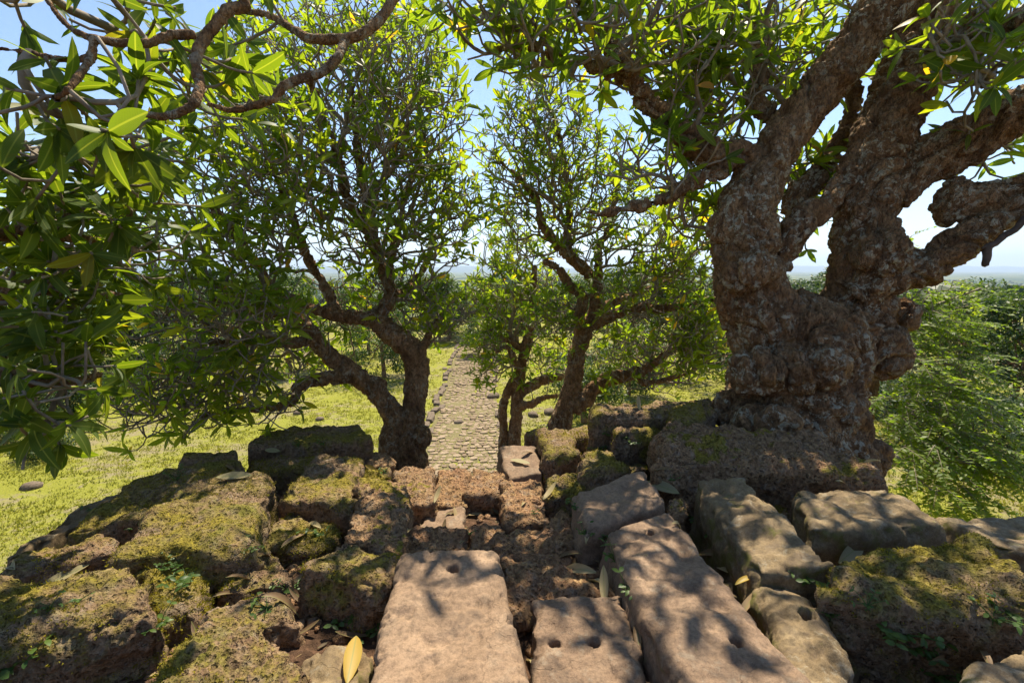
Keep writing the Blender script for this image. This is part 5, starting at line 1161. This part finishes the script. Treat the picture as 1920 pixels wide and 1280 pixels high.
for (u, v, m, L, ang, k, lab) in FALLEN:
    p, nrm = hit(u, v)
    nrm = norm(0.5*nrm+np.array([0.12*rng.normal(), 0.12*rng.normal()-0.15, 0.7])); x, y, z = frame_on(nrm, math.radians(ang-90))
    o = link('fallen_leaf', DM[(k, m)]); q = p+z*0.025*(1+1.2*abs(DT[k][0][-1][2])*0.5)
    o.matrix_world = Matrix(((*(x*L), 0), (*(y*L), 0), (*(z*L), 0), (*q, 1))).transposed()
    tag(o, lab, 'leaf', 'fallen leaves on the stones')

def litter(n=3200):
    g = np.random.default_rng(71); T = []; X = []; Yv = []; Zv = []; L = []; rn = []
    for i in range(n):
        x = g.uniform(-2.9, 2.9); y = g.uniform(0.95, 4.4); z = gz(x, y)+0.012
        d = norm(np.array([g.normal(), g.normal(), 0.25*g.normal()])); up = norm(np.array([0.4*g.normal(), 0.4*g.normal(), 1.0])); up = norm(up-d*(up@d))
        T.append((x, y, z)); Yv.append(d); Zv.append(up); X.append(np.cross(d, up)); L.append(0.025+0.16*g.random()**2.2); rn.append(g.random())
    me = joined_leaves('leaf_litter', np.array(T), np.array(X), np.array(Yv), np.array(Zv), np.array(L), np.array(rn), DT, M['dead_brown'], (0, 0, 0))
    tag(link('leaf_litter', me), 'brown leaf litter in the gaps between the blocks', 'leaf litter', kind='stuff')
litter()
def weeds(n=5200):
    g = np.random.default_rng(72); T = []; X = []; Yv = []; Zv = []; L = []; rn = []
    for i in range(n):
        x = g.uniform(-3.4, 3.4); y = g.uniform(1.0, 5.2)
        if noise(np.array([[x*2.2, y*2.2, 3.0]]))[0] < 0.12 + (0.12 if abs(x) < 1.0 else -0.1): continue
        hitp = BVH.ray_cast(Vector((x, y, CAMZ+0.3)), Vector((0, 0, -1)))
        if hitp[0] is None: continue
        z = hitp[0][2]
        if z > gz(x, y)+0.045: continue
        d = norm(np.array([g.normal(), g.normal(), 0.5])); up = norm(np.array([0.4*g.normal(), 0.4*g.normal()-0.2, 1.0])); up = norm(up-d*(up@d))
        T.append((x, y, z+g.uniform(0.0, 0.05))); Yv.append(d); Zv.append(up); X.append(np.cross(d, up)); L.append(g.uniform(0.015, 0.045)); rn.append(g.random())
    me = joined_leaves('creeping_weeds', np.array(T), np.array(X), np.array(Yv), np.array(Zv), np.array(L), np.array(rn), [LT_OV[0], LT_OV[1]], M['sprout'], (0, 0, 0))
    tag(link('creeping_weeds', me), 'tiny green weeds creeping in the joints', 'weeds', kind='stuff')
weeds()

def moss_cushions(n=26000):
    g = np.random.default_rng(81); C = []; N = []
    pick = [(o, me, O) for (o, me, O) in STONES if me.materials[0].name in ('laterite_mossy', 'laterite_half_mossy')]
    per = n//len(pick)
    for o, me, O in pick:
        P = coords_of(me)+O; Nn = normals_of(me); k = g.integers(0, len(P), per*3)
        w = fbm(P[k]*2.6+3, 3)+0.5*noise(P[k]*9)
        lim = 0.0 if me.materials[0].name == 'laterite_mossy' else 0.28
        k = k[(w > lim) & (Nn[k, 2] > 0.05)][:per]; C.append(P[k]); N.append(Nn[k])
    C = np.concatenate(C); N = np.concatenate(N).astype(float); m = len(C)
    C = np.repeat(C, 4, 0)+g.normal(size=(m*4, 3))*0.006; N = np.repeat(N, 4, 0); m = len(C)
    d = N+0.7*g.normal(size=(m, 3)); d /= np.linalg.norm(d, axis=1, keepdims=True)
    sd = np.cross(d, g.normal(size=(m, 3))); sd /= np.maximum(np.linalg.norm(sd, axis=1, keepdims=True), 1e-6)
    h = g.uniform(0.005, 0.014, m)[:, None]; w = g.uniform(0.0018, 0.004, m)[:, None]
    V = np.stack([C-sd*w-N*0.003, C+sd*w-N*0.003, C+d*h], 1).reshape(-1, 3)
    rn = np.clip(0.5+0.6*noise(C*5)+0.2*g.normal(size=m), 0, 1)
    mm = leaf_mat('moss_tip', [(0.0, (0.10, 0.095, 0.012)), (0.5, (0.20, 0.18, 0.018)), (1.0, (0.33, 0.28, 0.03))], 0.35, (1.5, 1.4, 0.8), False, 0.8, 0.1)
    tag(link('moss', mesh_np('moss', V, np.arange(len(V)).reshape(-1, 3), mm, False, rnd=np.repeat(rn, 3))), 'yellow-green moss growing on the laterite blocks', 'moss', kind='stuff')
moss_cushions()

# ------------------------------------------------------------------ the air over the plain
def haze():
    x0, x1, y0, y1, z0, z1 = min(xs[0], -20000)-300, max(xs[-1], 20000)+300, min(ys[0], -20)-40, ys[-1]+300, -57, 560
    V = np.array([(x, y, z) for z in (z0, z1) for y in (y0, y1) for x in (x0, x1)], float)
    F = np.array([(0, 2, 3, 1), (4, 5, 7, 6), (0, 1, 5, 4), (2, 6, 7, 3), (0, 4, 6, 2), (1, 3, 7, 5)])
    t = NT('haze'); pv = t.add('ShaderNodeVolumePrincipled'); pv.inputs['Color'].default_value = (0.62, 0.78, 1.0, 1); pv.inputs['Density'].default_value = 0.0001; pv.inputs['Anisotropy'].default_value = 0.3
    t.con(pv.outputs[0], t.out.inputs['Volume'])
    tag(link('haze', mesh_np('haze', V, F, t.m, False)), 'pale blue haze over the distant plain', 'haze', kind='stuff')
haze()
